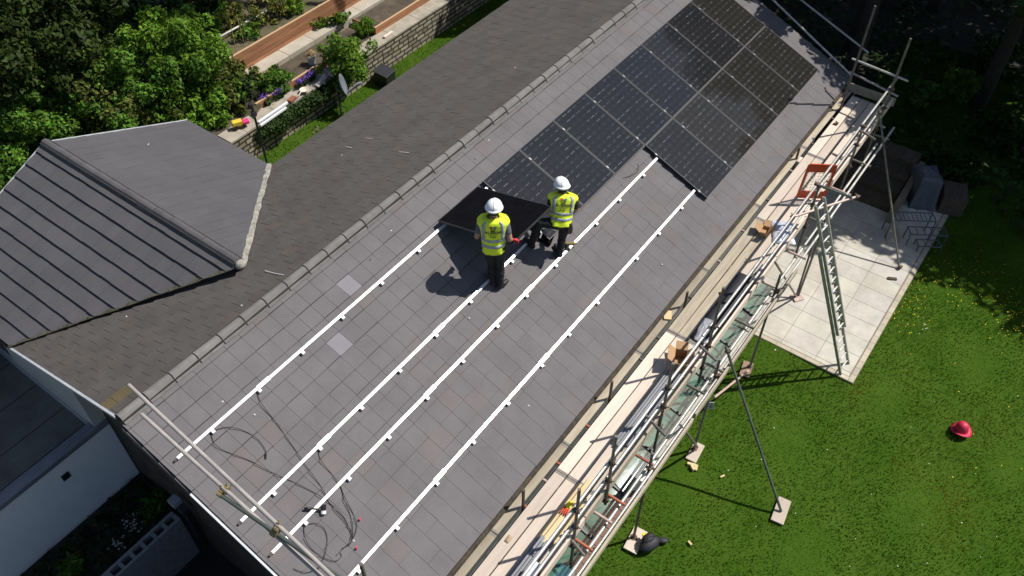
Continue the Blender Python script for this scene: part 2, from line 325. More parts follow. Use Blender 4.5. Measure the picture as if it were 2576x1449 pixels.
# ================================================================ FLAT ROOFED ANNEX and its side yard (all in the shade of the gable)
WHITE = mat('white_render', (.86, .87, .85), (.80, .81, .80), scale=1.5, rough=.9, bump=.1, bscale=60)
DECK = mat('felt_deck', (.085, .08, .07), (.17, .16, .14), scale=1.2, rough=.75, bump=.3, bscale=20, contrast=(.3, .7))
AY, AZ, GZ = 5.90, -3.46, -5.37
ann = thing('annex', 'low flat roofed white rendered annex with a dark felt deck', 'building', (-12, 6, GZ))
mb = MB(); mb.box(-18, -9.10, AY, 12, GZ-.3, AZ-.12); mb.build('wall', WHITE, ann)
mb = MB(); mb.box(-18, -9.38, AY+.31, 12, AZ-.11, AZ-.06)
mb.build('flat_roof', DECK, ann)
mb = MB(); mb.box(-18, -9.10, AY-.02, AY+.24, AZ-.10, AZ); mb.build('parapet_coping', mat('lead_coping', (.25, .26, .28), (.16, .17, .18), scale=2, rough=.5, metal=.2, stretch=(.4, 3, 3)), ann)
mb = MB(); mb.box(-18, -9.38, AY+.24, AY+.31, AZ-.10, AZ-.05); mb.build('gutter_channel', BLACK, ann)
mb = MB()
for i in range(4): mb.box(-18, -9.4, AY+.95+.9*i, AY+.962+.9*i, AZ-.0605, AZ-.054)
mb.box(-11.4, -11.385, AY+.3, 9, AZ-.0605, AZ-.053); mb.build('felt_seam', BLACK, ann)
p = at_y((475/2.337)*.81006, (1169+722/2.337)*.81006, AY)
mb = MB(); mb.box(p[0]-.075, p[0]+.075, AY-.03, AY+.01, p[2]-.075, p[2]+.075); fr = mb.build('wall_vent', TRIMD, ann)
mb = MB(); mb.box(p[0]-.055, p[0]+.055, AY-.034, AY-.028, p[2]-.055, p[2]+.055); mb.build('vent_opening', BLACK, fr)
SOIL = mat('soil', (.050, .038, .026), (.11, .085, .055), scale=2.5, rough=.95, bump=.8, bscale=25)
YARD = mat('yard_soil', (.018, .020, .012), (.04, .04, .025), scale=3, rough=.95, bump=.8, bscale=25)
mb = MB(); mb.box(-18, -9.10, 4.19, AY, -6.6, GZ); tag(mb.build('side_yard', YARD), kind='structure')
# hollow concrete blocks
blk = thing('block_wall', 'low grey hollow concrete block wall with open cells beside the gable', 'wall', (-11, 4.3, -6.4))
mb = MB(); CONC = mat('grey_block', (.26, .265, .27), (.19, .195, .20), scale=10, rough=.9, bump=.4)
y0, y1, zt = 4.17, 4.44, -5.01
mb.box(-13.6, -9.33, y0, y0+.06, -6.4, zt); mb.box(-13.6, -9.33, y1-.06, y1, -6.4, zt); x = -9.33; mb2 = MB()
while x > -13.5:
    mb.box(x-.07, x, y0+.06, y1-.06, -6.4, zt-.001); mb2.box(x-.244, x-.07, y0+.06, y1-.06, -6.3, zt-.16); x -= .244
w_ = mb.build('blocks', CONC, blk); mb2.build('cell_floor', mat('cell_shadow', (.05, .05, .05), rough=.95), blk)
mb = MB(); c = V3(-9.68, 2.86, -2.2)
c = at_plane(440, 1262, V3(1, 0, 0), V3(-9.25, 0, 0))
hp_ = thing('rainwater_hopper', 'dark grey rainwater hopper and pipe at the foot of the gable', 'drainpipe', c-V3(0, 0, .3))
mb.box(c[0]-.09, c[0]+.09, c[1]-.10, c[1]+.10, c[2]-.06, c[2]+.08); mb.build('hopper', FASCIA, hp_, bevel=.01)
mb = MB(); mb.box(c[0]-.07, c[0]+.07, c[1]-.30, c[1]-.11, c[2]-.16, c[2]-.03); mb.build('outlet', TRIMD, hp_, bevel=.01)
mb = MB(); mb.tube([c+V3(0, -.2, -.1), c+V3(0, -.2, -1.1)], .04, 10); mb.build('pipe', TRIMD, hp_)
# ================================================================ SOLAR PANELS
PX, PL = 1.06168, 1.53948
def cell_material(name, brown):
    m = bpy.data.materials.new(name); m.use_nodes = True; nt = m.node_tree; N, L = nt.nodes, nt.links; p = N['Principled BSDF']
    tc = N.new('ShaderNodeTexCoord'); sx = N.new('ShaderNodeSeparateXYZ'); L.new(tc.outputs['Object'], sx.inputs[0])
    oi = N.new('ShaderNodeObjectInfo')
    def mth(op, a, b=None, c=None):
        n = N.new('ShaderNodeMath'); n.operation = op
        for i, x in enumerate((a, b, c)):
            if x is None: continue
            if isinstance(x, (int, float)): n.inputs[i].default_value = x
            else: L.new(x, n.inputs[i])
        return n.outputs[0]
    cw, ch = (PX-.05)/6, (PL-.05)/12
    wob = N.new('ShaderNodeTexNoise'); wob.inputs['Scale'].default_value = 9; L.new(tc.outputs['Object'], wob.inputs['Vector'])
    wv = mth('MULTIPLY', mth('SUBTRACT', wob.outputs[0], .5), .012)
    u = mth('DIVIDE', mth('SUBTRACT', sx.outputs[0], .025), cw); vv = mth('DIVIDE', mth('ADD', mth('SUBTRACT', sx.outputs[1], .025), wv), ch)
    iu, iv = mth('FLOOR', u), mth('FLOOR', vv); fu, fv = mth('FRACT', u), mth('FRACT', vv)
    wn = N.new('ShaderNodeTexWhiteNoise'); wn.noise_dimensions = '3D'; cb = N.new('ShaderNodeCombineXYZ'); L.new(iu, cb.inputs[0]); L.new(iv, cb.inputs[1]); L.new(oi.outputs['Random'], cb.inputs[2]); L.new(cb.outputs[0], wn.inputs[0])
    # busbar glints painted as bright dashes, one per cell row, own length and brightness
    st = mth('MULTIPLY', mth('FRACT', mth('MULTIPLY', iv, .37)), .35)
    fu2 = mth('FRACT', mth('ADD', u, st))
    glint = mth('MULTIPLY', mth('LESS_THAN', mth('ABSOLUTE', mth('SUBTRACT', fv, .5)), .036), mth('LESS_THAN', mth('ABSOLUTE', mth('SUBTRACT', fu2, .5)), mth('MULTIPLY_ADD', wn.outputs[0], .2, .17)))
    thin = mth('MULTIPLY', mth('LESS_THAN', mth('ABSOLUTE', mth('SUBTRACT', mth('FRACT', mth('MULTIPLY', u, 3)), .5)), .1), .35)
    grid = mth('MAXIMUM', mth('GREATER_THAN', mth('ABSOLUTE', mth('SUBTRACT', fu, .5)), .47), mth('GREATER_THAN', mth('ABSOLUTE', mth('SUBTRACT', fv, .5)), .46))
    br = mth('MULTIPLY', glint, mth('MULTIPLY_ADD', mth('POWER', wn.outputs[0], 2.0), .95, .10))
    n2 = N.new('ShaderNodeTexNoise'); n2.inputs['Scale'].default_value = 1.3; n2.inputs['Detail'].default_value = 4; L.new(tc.outputs['Object'], n2.inputs['Vector'])
    brown_noise = mth('MULTIPLY', mth('POWER', n2.outputs[0], 3), .03)  # faint brownish noise over the whole face
    g0 = N.new('ShaderNodeMix'); g0.data_type = 'RGBA'; g0.inputs[6].default_value = (.0135+.014*brown, .0155+.010*brown, .0205-.002*brown, 1); g0.inputs[7].default_value = (.007, .007, .009, 1); L.new(grid, g0.inputs[0])
    g2 = N.new('ShaderNodeMix'); g2.data_type = 'RGBA'; L.new(thin, g2.inputs[0]); L.new(g0.outputs[2], g2.inputs[6]); g2.inputs[7].default_value = (.026+.03*brown, .027+.02*brown, .032+.004*brown, 1)
    g1 = N.new('ShaderNodeMix'); g1.data_type = 'RGBA'; g1.inputs[7].default_value = (.165, .175, .20, 1); L.new(br, g1.inputs[0]); L.new(g2.outputs[2], g1.inputs[6])
    g3 = N.new('ShaderNodeMix'); g3.data_type = 'RGBA'; g3.inputs[7].default_value = (.42, .36, .28, 1); L.new(brown_noise, g3.inputs[0]); L.new(g1.outputs[2], g3.inputs[6])
    L.new(g3.outputs[2], p.inputs['Base Color']); p.inputs['Roughness'].default_value = .07; p.inputs['Specular IOR Level'].default_value = .4
    return m
CELLS = [cell_material('solar_cells', 0.0), cell_material('solar_cells_some_sheen', .25), cell_material('solar_cells_brown_sheen', .6)]  # last two paint the brownish reflection of the woods into the cells
PFRAME = mat('black_anodised_frame', (.036, .037, .04), rough=.5, metal=.1)
BACKS = mat('matte_black_face', (.0035, .0035, .0045), (.006, .006, .0075), scale=6, rough=.7, spec=.04)
CLAMP = mat('clamp_metal', (.16, .16, .17), rough=.45, metal=.6)
def make_panel(face, name='solar_panel', clamps=True):
    t = thing(name, '', 'solar panel'); w, l, f, d = PX-.014, PL-.014, .012, .034
    mb = MB(); mb.box(0, w, 0, f, -d, 0); mb.box(0, w, l-f, l, -d, 0); mb.box(0, f, f, l-f, -d, 0); mb.box(w-f, w, f, l-f, -d, 0); mb.build('frame', PFRAME, t)
    mb = MB(); mb.box(f, w-f, f, l-f, -.012, -.003); mb.build('glass', face, t)
    mb = MB(); mb.box(f, w-f, f, l-f, -.020, -.0135); mb.build('backsheet', BLACK, t)
    if clamps:
        for y in (.17, l-.29):
            mb = MB(); mb.box(-.016, .012, y, y+.055, -.034, .006); mb.build('clamp', CLAMP, t)
    return t
proto = make_panel(CELLS[0]); first = True
ordn = ['nearest', 'second', 'third', 'fourth', 'fifth', 'sixth', 'seventh', 'farthest']
for row, q1, xs in (('upper', 0.0, range(-3, 5)), ('lower', PL, range(0, 5))):
    for n_, i in enumerate(xs):
        lab = 'black solar panel fixed in the %s row below the ridge, %s from the workers' % (row, ordn[n_]) if row == 'upper' else 'black solar panel in the shorter lower row near the eave, %s from the workers' % ('farthest' if n_ == 4 else ordn[n_])
        loc = roofp(i*PX+.007, q1-.007, 0.0)
        o = proto if first else copy_tree(proto)
        first = False; o.location = tuple(loc); o.rotation_euler = (PA, 0, 0); o['label'] = lab
        o['group'] = 'solar panels fixed on the roof'
        gl_ = [c for c in o.children if c.name.startswith('glass')][0]; wm = CELLS[0 if row == 'upper' and i < 2 else (1 if (row == 'upper' and i < 4) or (row == 'lower' and i < 1) else 2)]
        if wm is not CELLS[0]: gl_.data = gl_.data.copy(); gl_.data.materials.clear(); gl_.data.materials.append(wm)
hpnl = make_panel(BACKS, 'solar_panel', False); hpnl['label'] = 'plain black solar panel tilted up by the two workers'; HB = math.radians(35.5)
HX0, HQ0 = -4*PX-.17, -PL+.025
dirv = V3(0, -CA, -SA)*math.cos(HB)+NF*math.sin(HB)     # runs down the lifted panel
A0 = roofp(HX0, HQ0, .035); hpnl.location = tuple(A0+dirv*PL); hpnl.rotation_euler = (math.atan2(-dirv[2], -dirv[1]), 0, 0)
mb = MB(); mb.lathe((.36, .9, -.002), [(.012, -.001), (.012, .003)], 10); o = mb.build('serial_sticker', FASCIA); o.parent = hpnl
HCN = A0+dirv*PL; HCF = HCN+V3(PX, 0, 0)                # lower corners held by the workers
# ================================================================ RAILS
def rail(q, x0, x1, hooks, lab, splices=()):
    t = thing('mounting_rail', lab, 'rail', roofp(x0, q, HT), 'mounting rails on the roof')
    mb = MB(); a, b = roofp(x0, q, -.058), roofp(x1, q, -.058); mb.bar(a, b, .042, .042, NF)
    for x in splices: mb.bar(roofp(x, q, -.052), roofp(x+.22, q, -.052), .060, .046, NF)
    mb.build('profile', ALU, t)
    mb = MB(); mb.bar(roofp(x0-.05, q, -.062), roofp(x0, q, -.062), .03, .03, NF); mb.build('end_plug', BLACK, t)
    for x in hooks:
        mb = MB(); mb.bar(roofp(x, q+.022, -.052), roofp(x, q+.072, -.052), .05, .045, NF); h = mb.build('roof_hook', ALU, t, bevel=.006)
        mb = MB(); mb.bar(roofp(x-.02, q+.05, HT+.0), roofp(x-.02, q+.05, -.075), .012, .05, (1, 0, 0)); mb.build('hook_arm', CLAMP, h)
    return t
def xq(u, v, h=-.05): p = at_roof(u, v, h); return p[0], -(p[1]*CA+p[2]*SA)
hk = [[(530, 1080), (648, 978), (758, 884), (860, 797), (958, 710), (1050, 628)],
      [(685, 1237), (803, 1126), (905, 1022), (1005, 932), (1095, 842), (1185, 760), (1268, 640)],
      [(768, 1315), (878, 1204), (978, 1100), (1073, 1000), (1163, 908), (1250, 820), (1325, 745), (1400, 670), (1500, 563), (1560, 505), (1617, 440)],
      [(890, 1425), (990, 1320), (1090, 1208), (1185, 1107), (1272, 1010), (1355, 913), (1425, 836), (1497, 757), (1595, 645), (1652, 583), (1710, 520)]]
starts = [(445, 1152), (605, 1310), (684, 1390), (880, 1455)]
lns = [((440, 1155), (1125, 563)), ((603, 1312), (1320, 620)), ((682, 1392), (1650, 402)), ((885, 1449), (1745, 478))]
labs = ['long silver mounting rail nearest the ridge, running under the tilted black panel', 'second silver mounting rail below the ridge, passing by the standing worker', 'third silver mounting rail below the ridge, beside the crouching worker', 'lowest silver mounting rail, nearest the eave']
for i in range(4):
    q = np.mean([xq(*p)[1] for p in lns[i]]); x0 = xq(*starts[i])[0]
    rail(q, x0, 4.95*PX, [xq(*p)[0] for p in hk[i]], labs[i], [xq(*hk[i][k])[0] for k in ((1,), (1, 4), (3, 6), (2, 5))[i]] )
# ================================================================ SCAFFOLD along the eave (standards, ledgers, guard rails, transoms, braces bolted together)
YI, YO, ZP, ZG = -3.07, -3.32, -1.10, -3.40
LW = .2                                       # front lawn lies at ZG
scaf = thing('scaffold', 'steel tube scaffold bolted together along the eave of the roof', 'scaffold', (-2, YO, ZG))
R_ = .0235
def stube(name, p0, p1, m=GALV, r=R_, parent=None):
    mb = MB(); p0, p1 = np.array(p0, float), np.array(p1, float); mb.tube([p0, p1], r, 10, cap=True)
    d = nz(p1-p0)
    for e, s_ in ((p0, -1), (p1, 1)): mb.tube([e+d*s_*.0005, e+d*s_*.002], r*.72, 8, col=(.05, .05, .05))
    return mb.build(name, m, parent or scaf, smooth='auto')
def coupler(p, ax=(1, 0, 0), s=.05):
    mb = MB(); p = np.array(p); ax = nz(ax); mb.tube([p-ax*.035, p+ax*.035], .036, 10); o = nz(np.cross(ax, (0.3, .2, 1)))
    mb.boxa(p+o*.04, ax*.022, nz(np.cross(ax, o))*.03, o*.022); mb.tube([p+o*.04+ax*.02, p+o*.04+ax*.085], .010, 6); mb.tube([p+o*.05+np.cross(ax, o)*.0, p+o*.10], .009, 6)
    return mb.build('coupler', RUST, scaf)
# standards of the outer row: feet on the lawn, each with the guard post lapped on its inner side
feet = [(1593, 1353), (1745, 1130), (1885, 925), (2003, 745)]
sx = [at_z(u, v, ZG)[0] for u, v in feet]
tops = {0: .34, 1: .05, 2: .39, 3: .35}
for i, x in enumerate(sx):
    stube('standard', (x, YO, ZG+.03), (x+.01, YO, ZP+.35 if i != 3 else ZP+.1), GALVD)
    mb = MB(); mb.lathe((x, YO, ZG+.022), [(.065, 0), (.065, .008), (.03, .012), (.026, .05)], 12); mb.build('base_plate', RUST, scaf)
posts = [(at_y(1457.7, 1231, YI), GALVD), (at_y(1550, 1097, YI), GALVD), (at_y(1694, 914, YI), GALVD), (at_y(1828, 697, YI), GALVD), (at_y(2060, 470, YI), GALVD), (at_y(2168, 330, YI), GALVD), (at_y(2291, 97, YI), GALVD)]
lows = [-1.9, ZP-.2, -2.0, -1.6, -2.2, -2.2, -3.2]
for (p, m), zl in zip(posts, lows):
    zt = min(p[2], .75) if p[0] < 4 else p[2]
    stube('guard_post', (p[0], YI-.0, zl), (p[0], YI, zt), m)
far_x = posts[-1][0][0]
p = at_y(2202, 15, -2.2); stube('guard_post', (p[0], -2.2, -3.2), (p[0], -2.2, p[2]), GALVD); FA = p
# guard rails and ledgers along the eave
x0_ = -9.3
def lx(u, v, y): return at_y(u, v, y)[0]
for z_, xa, xb, yy, m in ((-.19, x0_, -3.0, YI+.05, GALV), (-.16, -3.4, 2.4, YI+.05, GALV), (-.21, 1.9, far_x+.5, YI+.05, GALV), (-.66, x0_, -2.2, YI+.05, GALV), (-.62, -2.7, 3.2, YI+.05, GALV), (-.66, 2.8, far_x+.25, YI+.05, GALV),
                          (-1.15, x0_, -3.6, YO-.05, GALV), (-1.19, -4.0, 1.6, YO-.05, GALV), (-1.15, 1.2, far_x+.2, YO-.05, GALV), (-1.26, x0_, -1.4, YO+.06, GALV), (-1.22, -1.8, 4.4, YO+.06, GALV)):
    stube('guard_rail' if z_ > -1 else 'ledger', (xa, yy, z_+random.uniform(-.01, .01)), (xb, yy+random.uniform(-.015, .015), z_+random.uniform(-.015, .015)), m)
# inner ledger under the boards and short inner uprights in the gap
for xa, xb in ((x0_, -3.9), (-4.2, 1.2), (.9, 5.9)): stube('ledger', (xa, -2.2, ZP-.12), (xb, -2.2, ZP-.12), GALVD)
for (u, v, ub, vb) in ((1316, 1233, 1316, 1275), (1540, 960, 1534, 1002), (1729, 734, 1722, 770), (2009, 371, 2003, 400)):
    b = at_z(ub, vb, ZP); t = up_at(u, v, b[0], b[1]); stube('upstand', (b[0], b[1], ZP-.3), (b[0], b[1], t), RUST)
p = at_plane(908, 1419, V3(0, 1, 0), V3(0, -1.98, 0)); stube('upstand', (p[0]+.02, -1.98, ZP-.1), (p[0], -1.98, p[2]), GALVD)
# transoms from the outer row inwards
tz = -1.165
for k, (u, v, m) in enumerate(((1555, 420, REDT), (1265, 770, REDT), (1150, 940, PINKT), (970, 1190, REDT))):
    p = at_z((1500+u/2.963)*.81006, (1300+v/2.963)*.81006, tz); stube('transom', (p[0], YO-.02, tz), (p[0], -1.95, tz), m)
for px_ in (-3.62, -3.05, -1.9, -.8, .2, 1.3, 2.4, 3.5, 4.6): stube('transom', (px_, YO-.12, tz), (px_, -1.95, tz), (GALVD, PINKT, GALVD)[int(px_*7) % 3])
# short stubs coming out beyond the guard posts
for u0, v0, u1, v1, z_ in ((1400, 1247, 1450, 1247, -1.3),):
    pass
for x_, z_, l_ in ((-7.02, -.98, .34), (-4.85, -.72, .34), (-3.28, -.55, .36), (3.65, -.55, .4)): stube('stub_tube', (x_-.12, YI-.30+.04, z_), (x_+.02, YI+.16, z_), GALVD)
# braces and buttresses
b1t = at_y(1830, 885, YO); F1 = at_z(1965, 1286, ZG+.05); stube('buttress', F1, b1t+nz(b1t-F1)*.1, GREENT)
F2 = at_z(2262, 676, ZG+.02); b2 = at_y(2213, 285, YI); stube('buttress', F2, b2+nz(b2-F2)*.1, GALVD, r=.021)
a = at_z(2003, 745, ZG+.06)
for (u, v, z_, tx_, ty_) in ((2003, 745, ZG+.06, 1950, 660), (2003, 745, ZG+.06, 2058, 575)):
    e = at_y(tx_, ty_, YI-.1); stube('brace', at_z(u, v, z_), e, GALVD, r=.021)
pb = at_z(1800, 1003, -1.55); e = at_y(1905, 920, YO-.0)
stube('brace', at_y(1797, 1000, YO+.02), at_y(1892, 925, YO-.02)*1.0, PINKT)
e0 = at_y(1745, 1130, YO); stube('brace', V3(sx[1], YO-.05, ZG+.12), at_y(1712, 1070, YO-.05), GALVD)
# far return: hand rails across the platform end and the two long tubes along the far gable
for (u0, v0, u1, v1, z_) in ((810, 600, 1385, 830, -.16), (790, 735, 1280, 985, -.66)):
    f = lambda u, v: ((2400+u/3.293)*.81006, (v/3.293)*.81006)
    stube('end_rail', at_z(*f(u0, v0), z_), at_z(*f(u1, v1), z_), GALV)
for (u, v, z_) in (((2400+1040/3.293)*.81006, (1255/3.293)*.81006, -1.12),):
    p = at_z(u, v, z_); q_ = at_z((2400+1145/3.293)*.81006, (1305/3.293)*.81006, z_); stube('transom', p, q_, GALV)
for (u0, v0, u1, v1) in ((1932, -12, 2142, 190), (2000, -12, 2185, 133)):
    xr = 6.28 if u0 < 1990 else 6.75
    A_, B_ = at_plane(u0, v0, V3(1, 0, 0), V3(xr, 0, 0)), at_plane(u1, v1, V3(1, 0, 0), V3(xr-.4, 0, 0)); stube('gable_rail', A_+nz(A_-B_)*3, B_, GALV)
# ladder access: two tubes forming a V sticking out at guard height
V_ = lambda u, v: ((2340+u/3.293)*.81006, (460+v/3.293)*.81006)
stube('access_rail', at_z(*V_(400, 705), -.17), at_z(*V_(1062, 495), -.17), PINKT); stube('access_rail', at_z(*V_(640, 370), -.13), at_z(*V_(1010, 505), -.13), GREENT)
# couplers wherever tubes cross
for (p, m) in posts:
    for z_ in (-.18, -.64, -1.2): coupler((p[0]+random.uniform(-.01, .01), YI+.02, z_), (random.uniform(.6, 1), random.uniform(-.5, .5), 0))
for x in sx:
    for z_ in (-1.15, -1.24): coupler((x, YO-.02, z_), (1, .2, 0))
for b_ in (b1t, b2, F2+V3(0, 0, .05)): coupler(b_, (.4, 1, 0))
for t_ in ((-.17, 400, 705), (-.17, 1055, 500), (-.13, 645, 372)): coupler(at_z(*V_(t_[1], t_[2]), t_[0]), (.4, .8, .2))
# timber sole boards under the feet
def slab(name, lab, cat, c, L, Wd, T, ang, m, group=None, bevel=.004):
    mb = MB(); ax, ay = V3(math.cos(ang), math.sin(ang), 0), V3(-math.sin(ang), math.cos(ang), 0); mb.boxa((0, 0, T/2), ax*L/2, ay*Wd/2, V3(0, 0, T/2)); o = mb.build(name, m, loc=np.array(c, float), bevel=bevel); return tag(o, lab, cat, group)
SB = 'sole boards under the scaffold feet'
slab('sole_board', 'pale timber sole board under the long green leaning tube on the lawn', 'plank', at_z(1964, 1286, ZG)+V3(0, .0, 0), .50, .22, .035, math.radians(8), WOOD, SB)
slab('sole_board', 'timber sole board on the lawn, with offcut blocks lying beside it', 'plank', (sx[1]-.05, YO-.05, ZG), .42, .20, .03, math.radians(5), WOOD, SB)
slab('sole_board', 'brown sole board on the lawn in the shadow of the ladder', 'plank', (sx[2]-.08, YO+.03, ZG), .38, .2, .03, math.radians(12), mat('brown_timber', (.30, .20, .14), (.22, .15, .10), scale=4, rough=.8), SB)
slab('sole_board', 'pale sole board half under the black bag on the lawn', 'plank', (sx[0]-.02, YO-.05, ZG), .46, .24, .03, math.radians(6), WOOD, SB)
slab('sole_board', 'small reddish pad under the scaffold foot on the patio', 'plank', (sx[3]-.05, YO-.0, ZG+.02), .22, .2, .03, math.radians(-35), PINKT, SB)
# ---------------------------------------------------------------- boards of the platform, each plank its own thing
BANDM = mat('board_end_band', (.20, .19, .18), (.30, .26, .22), scale=20, rough=.6, metal=.3)
rows = [(-1.905, -2.155, WOODG, 'row next to the eave'), (-2.225, -2.415, None, 'second row from the eave'), (-2.425, -2.625, None, 'third row from the eave'), (-2.635, -2.825, None, 'fourth row from the eave'), (-2.835, -3.02, None, 'outermost row')]
breaks = [[-9.6, -7.55, -5.75, -3.55, -1.2, .95, 3.2, 5.75], [-9.6, -6.2, -2.85, .62, 3.05, 5.6], [-9.6, -6.2, -2.85, .62, 3.05, 5.6], [-9.6, -6.2, -2.85, .62, 3.35, 5.6], [-9.6, -6.2, -2.85, .55, 3.35, 5.6]]
ow = ['nearest the camera', 'second from the camera', 'third from the camera', 'fourth from the camera', 'fifth from the camera', 'sixth from the camera', 'seventh from the camera']
for (ya, yb, m, rn), br in zip(rows, breaks):
    for k in range(len(br)-1):
        w, l = ya-yb, br[k+1]-br[k]-.012; dz = random.uniform(-.004, .004)
        mm = m or (WOODG if br[k] > -2.9 and br[k] < .6 and ya > -2.5 else WOOD)
        mb = MB(); mb.box(-l/2, l/2, -w/2+.005, w/2-.005, -.036, 0)
        o = mb.build('scaffold_board', mm, loc=((br[k]+br[k+1])/2, (ya+yb)/2, ZP+dz), bevel=.003)
        for e_ in (-1, 1): mb = MB(); mb.box(e_*(l/2-.02)-.018, e_*(l/2-.02)+.018, -w/2+.003, w/2-.003, -.030, .0025); mb.build('end_band', BANDM).parent = o
        o.rotation_euler[2] = random.uniform(-.003, .003)
        nw = 'farthest from the camera' if k == len(br)-2 else ow[k]
        tag(o, 'scaffold board lying flat in the %s, %s' % (rn, nw), 'plank', 'boards of the scaffold platform')
for k, (xa, xb) in enumerate(((-9.6, -6.7), (-6.68, -3.45), (-3.43, -.35), (-.33, 1.0), (2.3, 5.7))):
    mb = MB(); l = xb-xa; mb.box(-l/2, l/2, -.018, .018, 0, .2); o = mb.build('toe_board', WOOD if k != 1 else WOODG, loc=((xa+xb)/2, -3.035, ZP), bevel=.003)
    tag(o, 'toe board on edge along the outer side of the platform, %s' % (ow[k] if k < 4 else 'farthest from the camera'), 'plank', 'toe boards of the scaffold')
mb = MB(); mb.box(-.018, .018, -.6, .5, 0, .2); tag(mb.build('toe_board', WOODG, loc=(5.72, -2.5, ZP), bevel=.003), 'grey toe board on edge across the far end of the platform', 'plank', 'toe boards of the scaffold')
for k, (xa, xb, y_, z_) in enumerate(((-9.4, -4.2, -3.44, -1.13), (-4.1, -.2, -3.43, -1.14))):
    mb = MB(); l = xb-xa; mb.box(-l/2, l/2, -.018, .018, -.07, .05); o = mb.build('timber_plank', WOODG, loc=((xa+xb)/2, y_, z_), bevel=.003)
    tag(o, 'plank on edge outside the outer ledger, %s' % ('nearer the camera' if k == 0 else 'farther from the camera'), 'plank', 'planks on the outer ledger')
# ---------------------------------------------------------------- things on the platform
def bundle(x0, x1, yc, n, lab):
    for k in range(n):
        lay = k // 5; y = yc+(k % 5-2)*.046+lay*.02; s_ = random.Random(k*3+int(x0*10)); mb = MB(); l = x1-x0; a_ = s_.uniform(-.08, .05)
        mb.box(-l/2, l/2, -.018, .018, 0, .036); mb.box(-l/2, l/2, -.006, .006, .036, .040)
        tag(mb.build('aluminium_rail', ALUG, loc=((x0+x1)/2+a_, y, ZP+.012+lay*.042), bevel=.002), lab, 'rail', lab)
bundle(-9.3, -7.22, -2.76, 10, 'loose grey aluminium rail in the bundle at the near end of the platform')
bundle(-5.28, -3.62, -2.80, 10, 'loose grey aluminium rail in the bundle beside the open cardboard box')
for k, (xa, xb, y_) in enumerate(((-7.6, -6.2, -2.655), (-7.45, -6.05, -2.74), (-7.3, -6.4, -2.86))):
    mb = MB(); l = xb-xa; mb.box(-l/2, l/2, -.035, .035, 0, .03); tag(mb.build('timber_batten', WOODY, loc=((xa+xb)/2, y_, ZP+.006+.001*k), bevel=.002), 'yellow timber batten on the platform, %s from the eave' % ('first', 'second', 'third')[k], 'batten', 'yellow battens on the platform')
CARD = mat('cardboard', (.42, .26, .13), (.36, .22, .11), scale=5, rough=.8); CARDD = mat('cardboard_inside', (.36, .20, .09), rough=.85)
def carton(loc, L, Wd, H, rz, lab, flaps=True):
    t = thing('cardboard_box', lab, 'box', loc, None, rz); mb = MB(); w = .006
    mb.box(-L/2, L/2, -Wd/2, -Wd/2+w, 0, H); mb.box(-L/2, L/2, Wd/2-w, Wd/2, 0, H); mb.box(-L/2, -L/2+w, -Wd/2+w, Wd/2-w, 0, H); mb.box(L/2-w, L/2, -Wd/2+w, Wd/2-w, 0, H); mb.box(-L/2+w, L/2-w, -Wd/2+w, Wd/2-w, 0, w)
    b = mb.build('carton', CARD); b.parent = t
    for (cx, cy, ax, ay) in ((0, Wd/2, V3(L/2, 0, 0), V3(0, .06, .05)), (0, -Wd/2, V3(L/2, 0, 0), V3(0, -.05, .06)), (L/2, 0, V3(0, Wd/2, 0), V3(.07, 0, .02)), (-L/2, 0, V3(0, Wd/2, 0), V3(-.05, 0, .06))):
        mb = MB(); mb.boxa(V3(cx, cy, H+.002)+ay, ax, ay, nz(np.cross(ax, ay))*.003); f_ = mb.build('flap', CARD); f_.parent = t
    return t
p = at_z((2000+370/3.293)*.81006, (860+850/3.293)*.81006, ZP+.12); carton((p[0], p[1], ZP+.006), .31, .20, .20, math.radians(24), 'open empty brown cardboard box on the scaffold platform')
p = at_z(*V_(115, 850), ZP+.05); carton((p[0], p[1], ZP+.006), .24, .13, .07, math.radians(10), 'small open cardboard tray next to crumpled clear plastic')
mb = MB()                                         # printed carton at the near end, brown side with rows of white print
t = thing('printed_carton', 'dark brown printed carton with white lettering at the platform end', 'box', (-8.0, -2.93, ZP+.006)); t.rotation_euler[2] = math.radians(2)
mb.box(-.32, .32, -.06, .06, 0, .32); o = mb.build('carton', mat('brown_print', (.055, .022, .018), rough=.5), bevel=.004); o.parent = t
mb = MB(); rg = random.Random(4)
for r_ in range(5):
    x = -.26
    while x < .22: l = rg.uniform(.02, .07); mb.box(x, x+l, .0605, .0625, .05+r_*.05, .075+r_*.05); mb.box(x, x+l, -.0625, -.0605, .05+r_*.05, .075+r_*.05); x += l+.02
tag(mb.build('printed_lettering', WHITEP), kind='stuff').parent = t
mb = MB(); mb.box(-.325, .325, -.064, .064, .3205, .326); o = mb.build('lid', ALU); o.parent = t
# crumpled clear plastic
rs = np.random.default_rng(5)
def crumple(name, c, sx_, sy_, sz_, m, lab, cat, n=16, seed=1, parent=None, rz=0.):
    g = np.random.default_rng(seed); mb = MB(); P = []
    for i in range(n):
        for j in range(n):
            u, v = i/(n-1)-.5, j/(n-1)-.5; e = max(0, 1-(2*max(abs(u), abs(v)))**3)
            x_, y_ = u*sx_+g.normal(0, sx_*.02), v*sy_+g.normal(0, sy_*.02)
            P.append((x_*math.cos(rz)-y_*math.sin(rz), x_*math.sin(rz)+y_*math.cos(rz), .004+abs(sz_*(e*g.uniform(.3, 1)))))
    mb.add(P, [(i*n+j, (i+1)*n+j, (i+1)*n+j+1, i*n+j+1) for i in range(n-1) for j in range(n-1)]); o = mb.build(name, m, loc=c, smooth=True)
    md = o.modifiers.new('sub', 'SUBSURF'); md.levels = md.render_levels = 1
    md2 = o.modifiers.new('thick', 'SOLIDIFY'); md2.thickness = .003
    return tag(o, lab, cat)
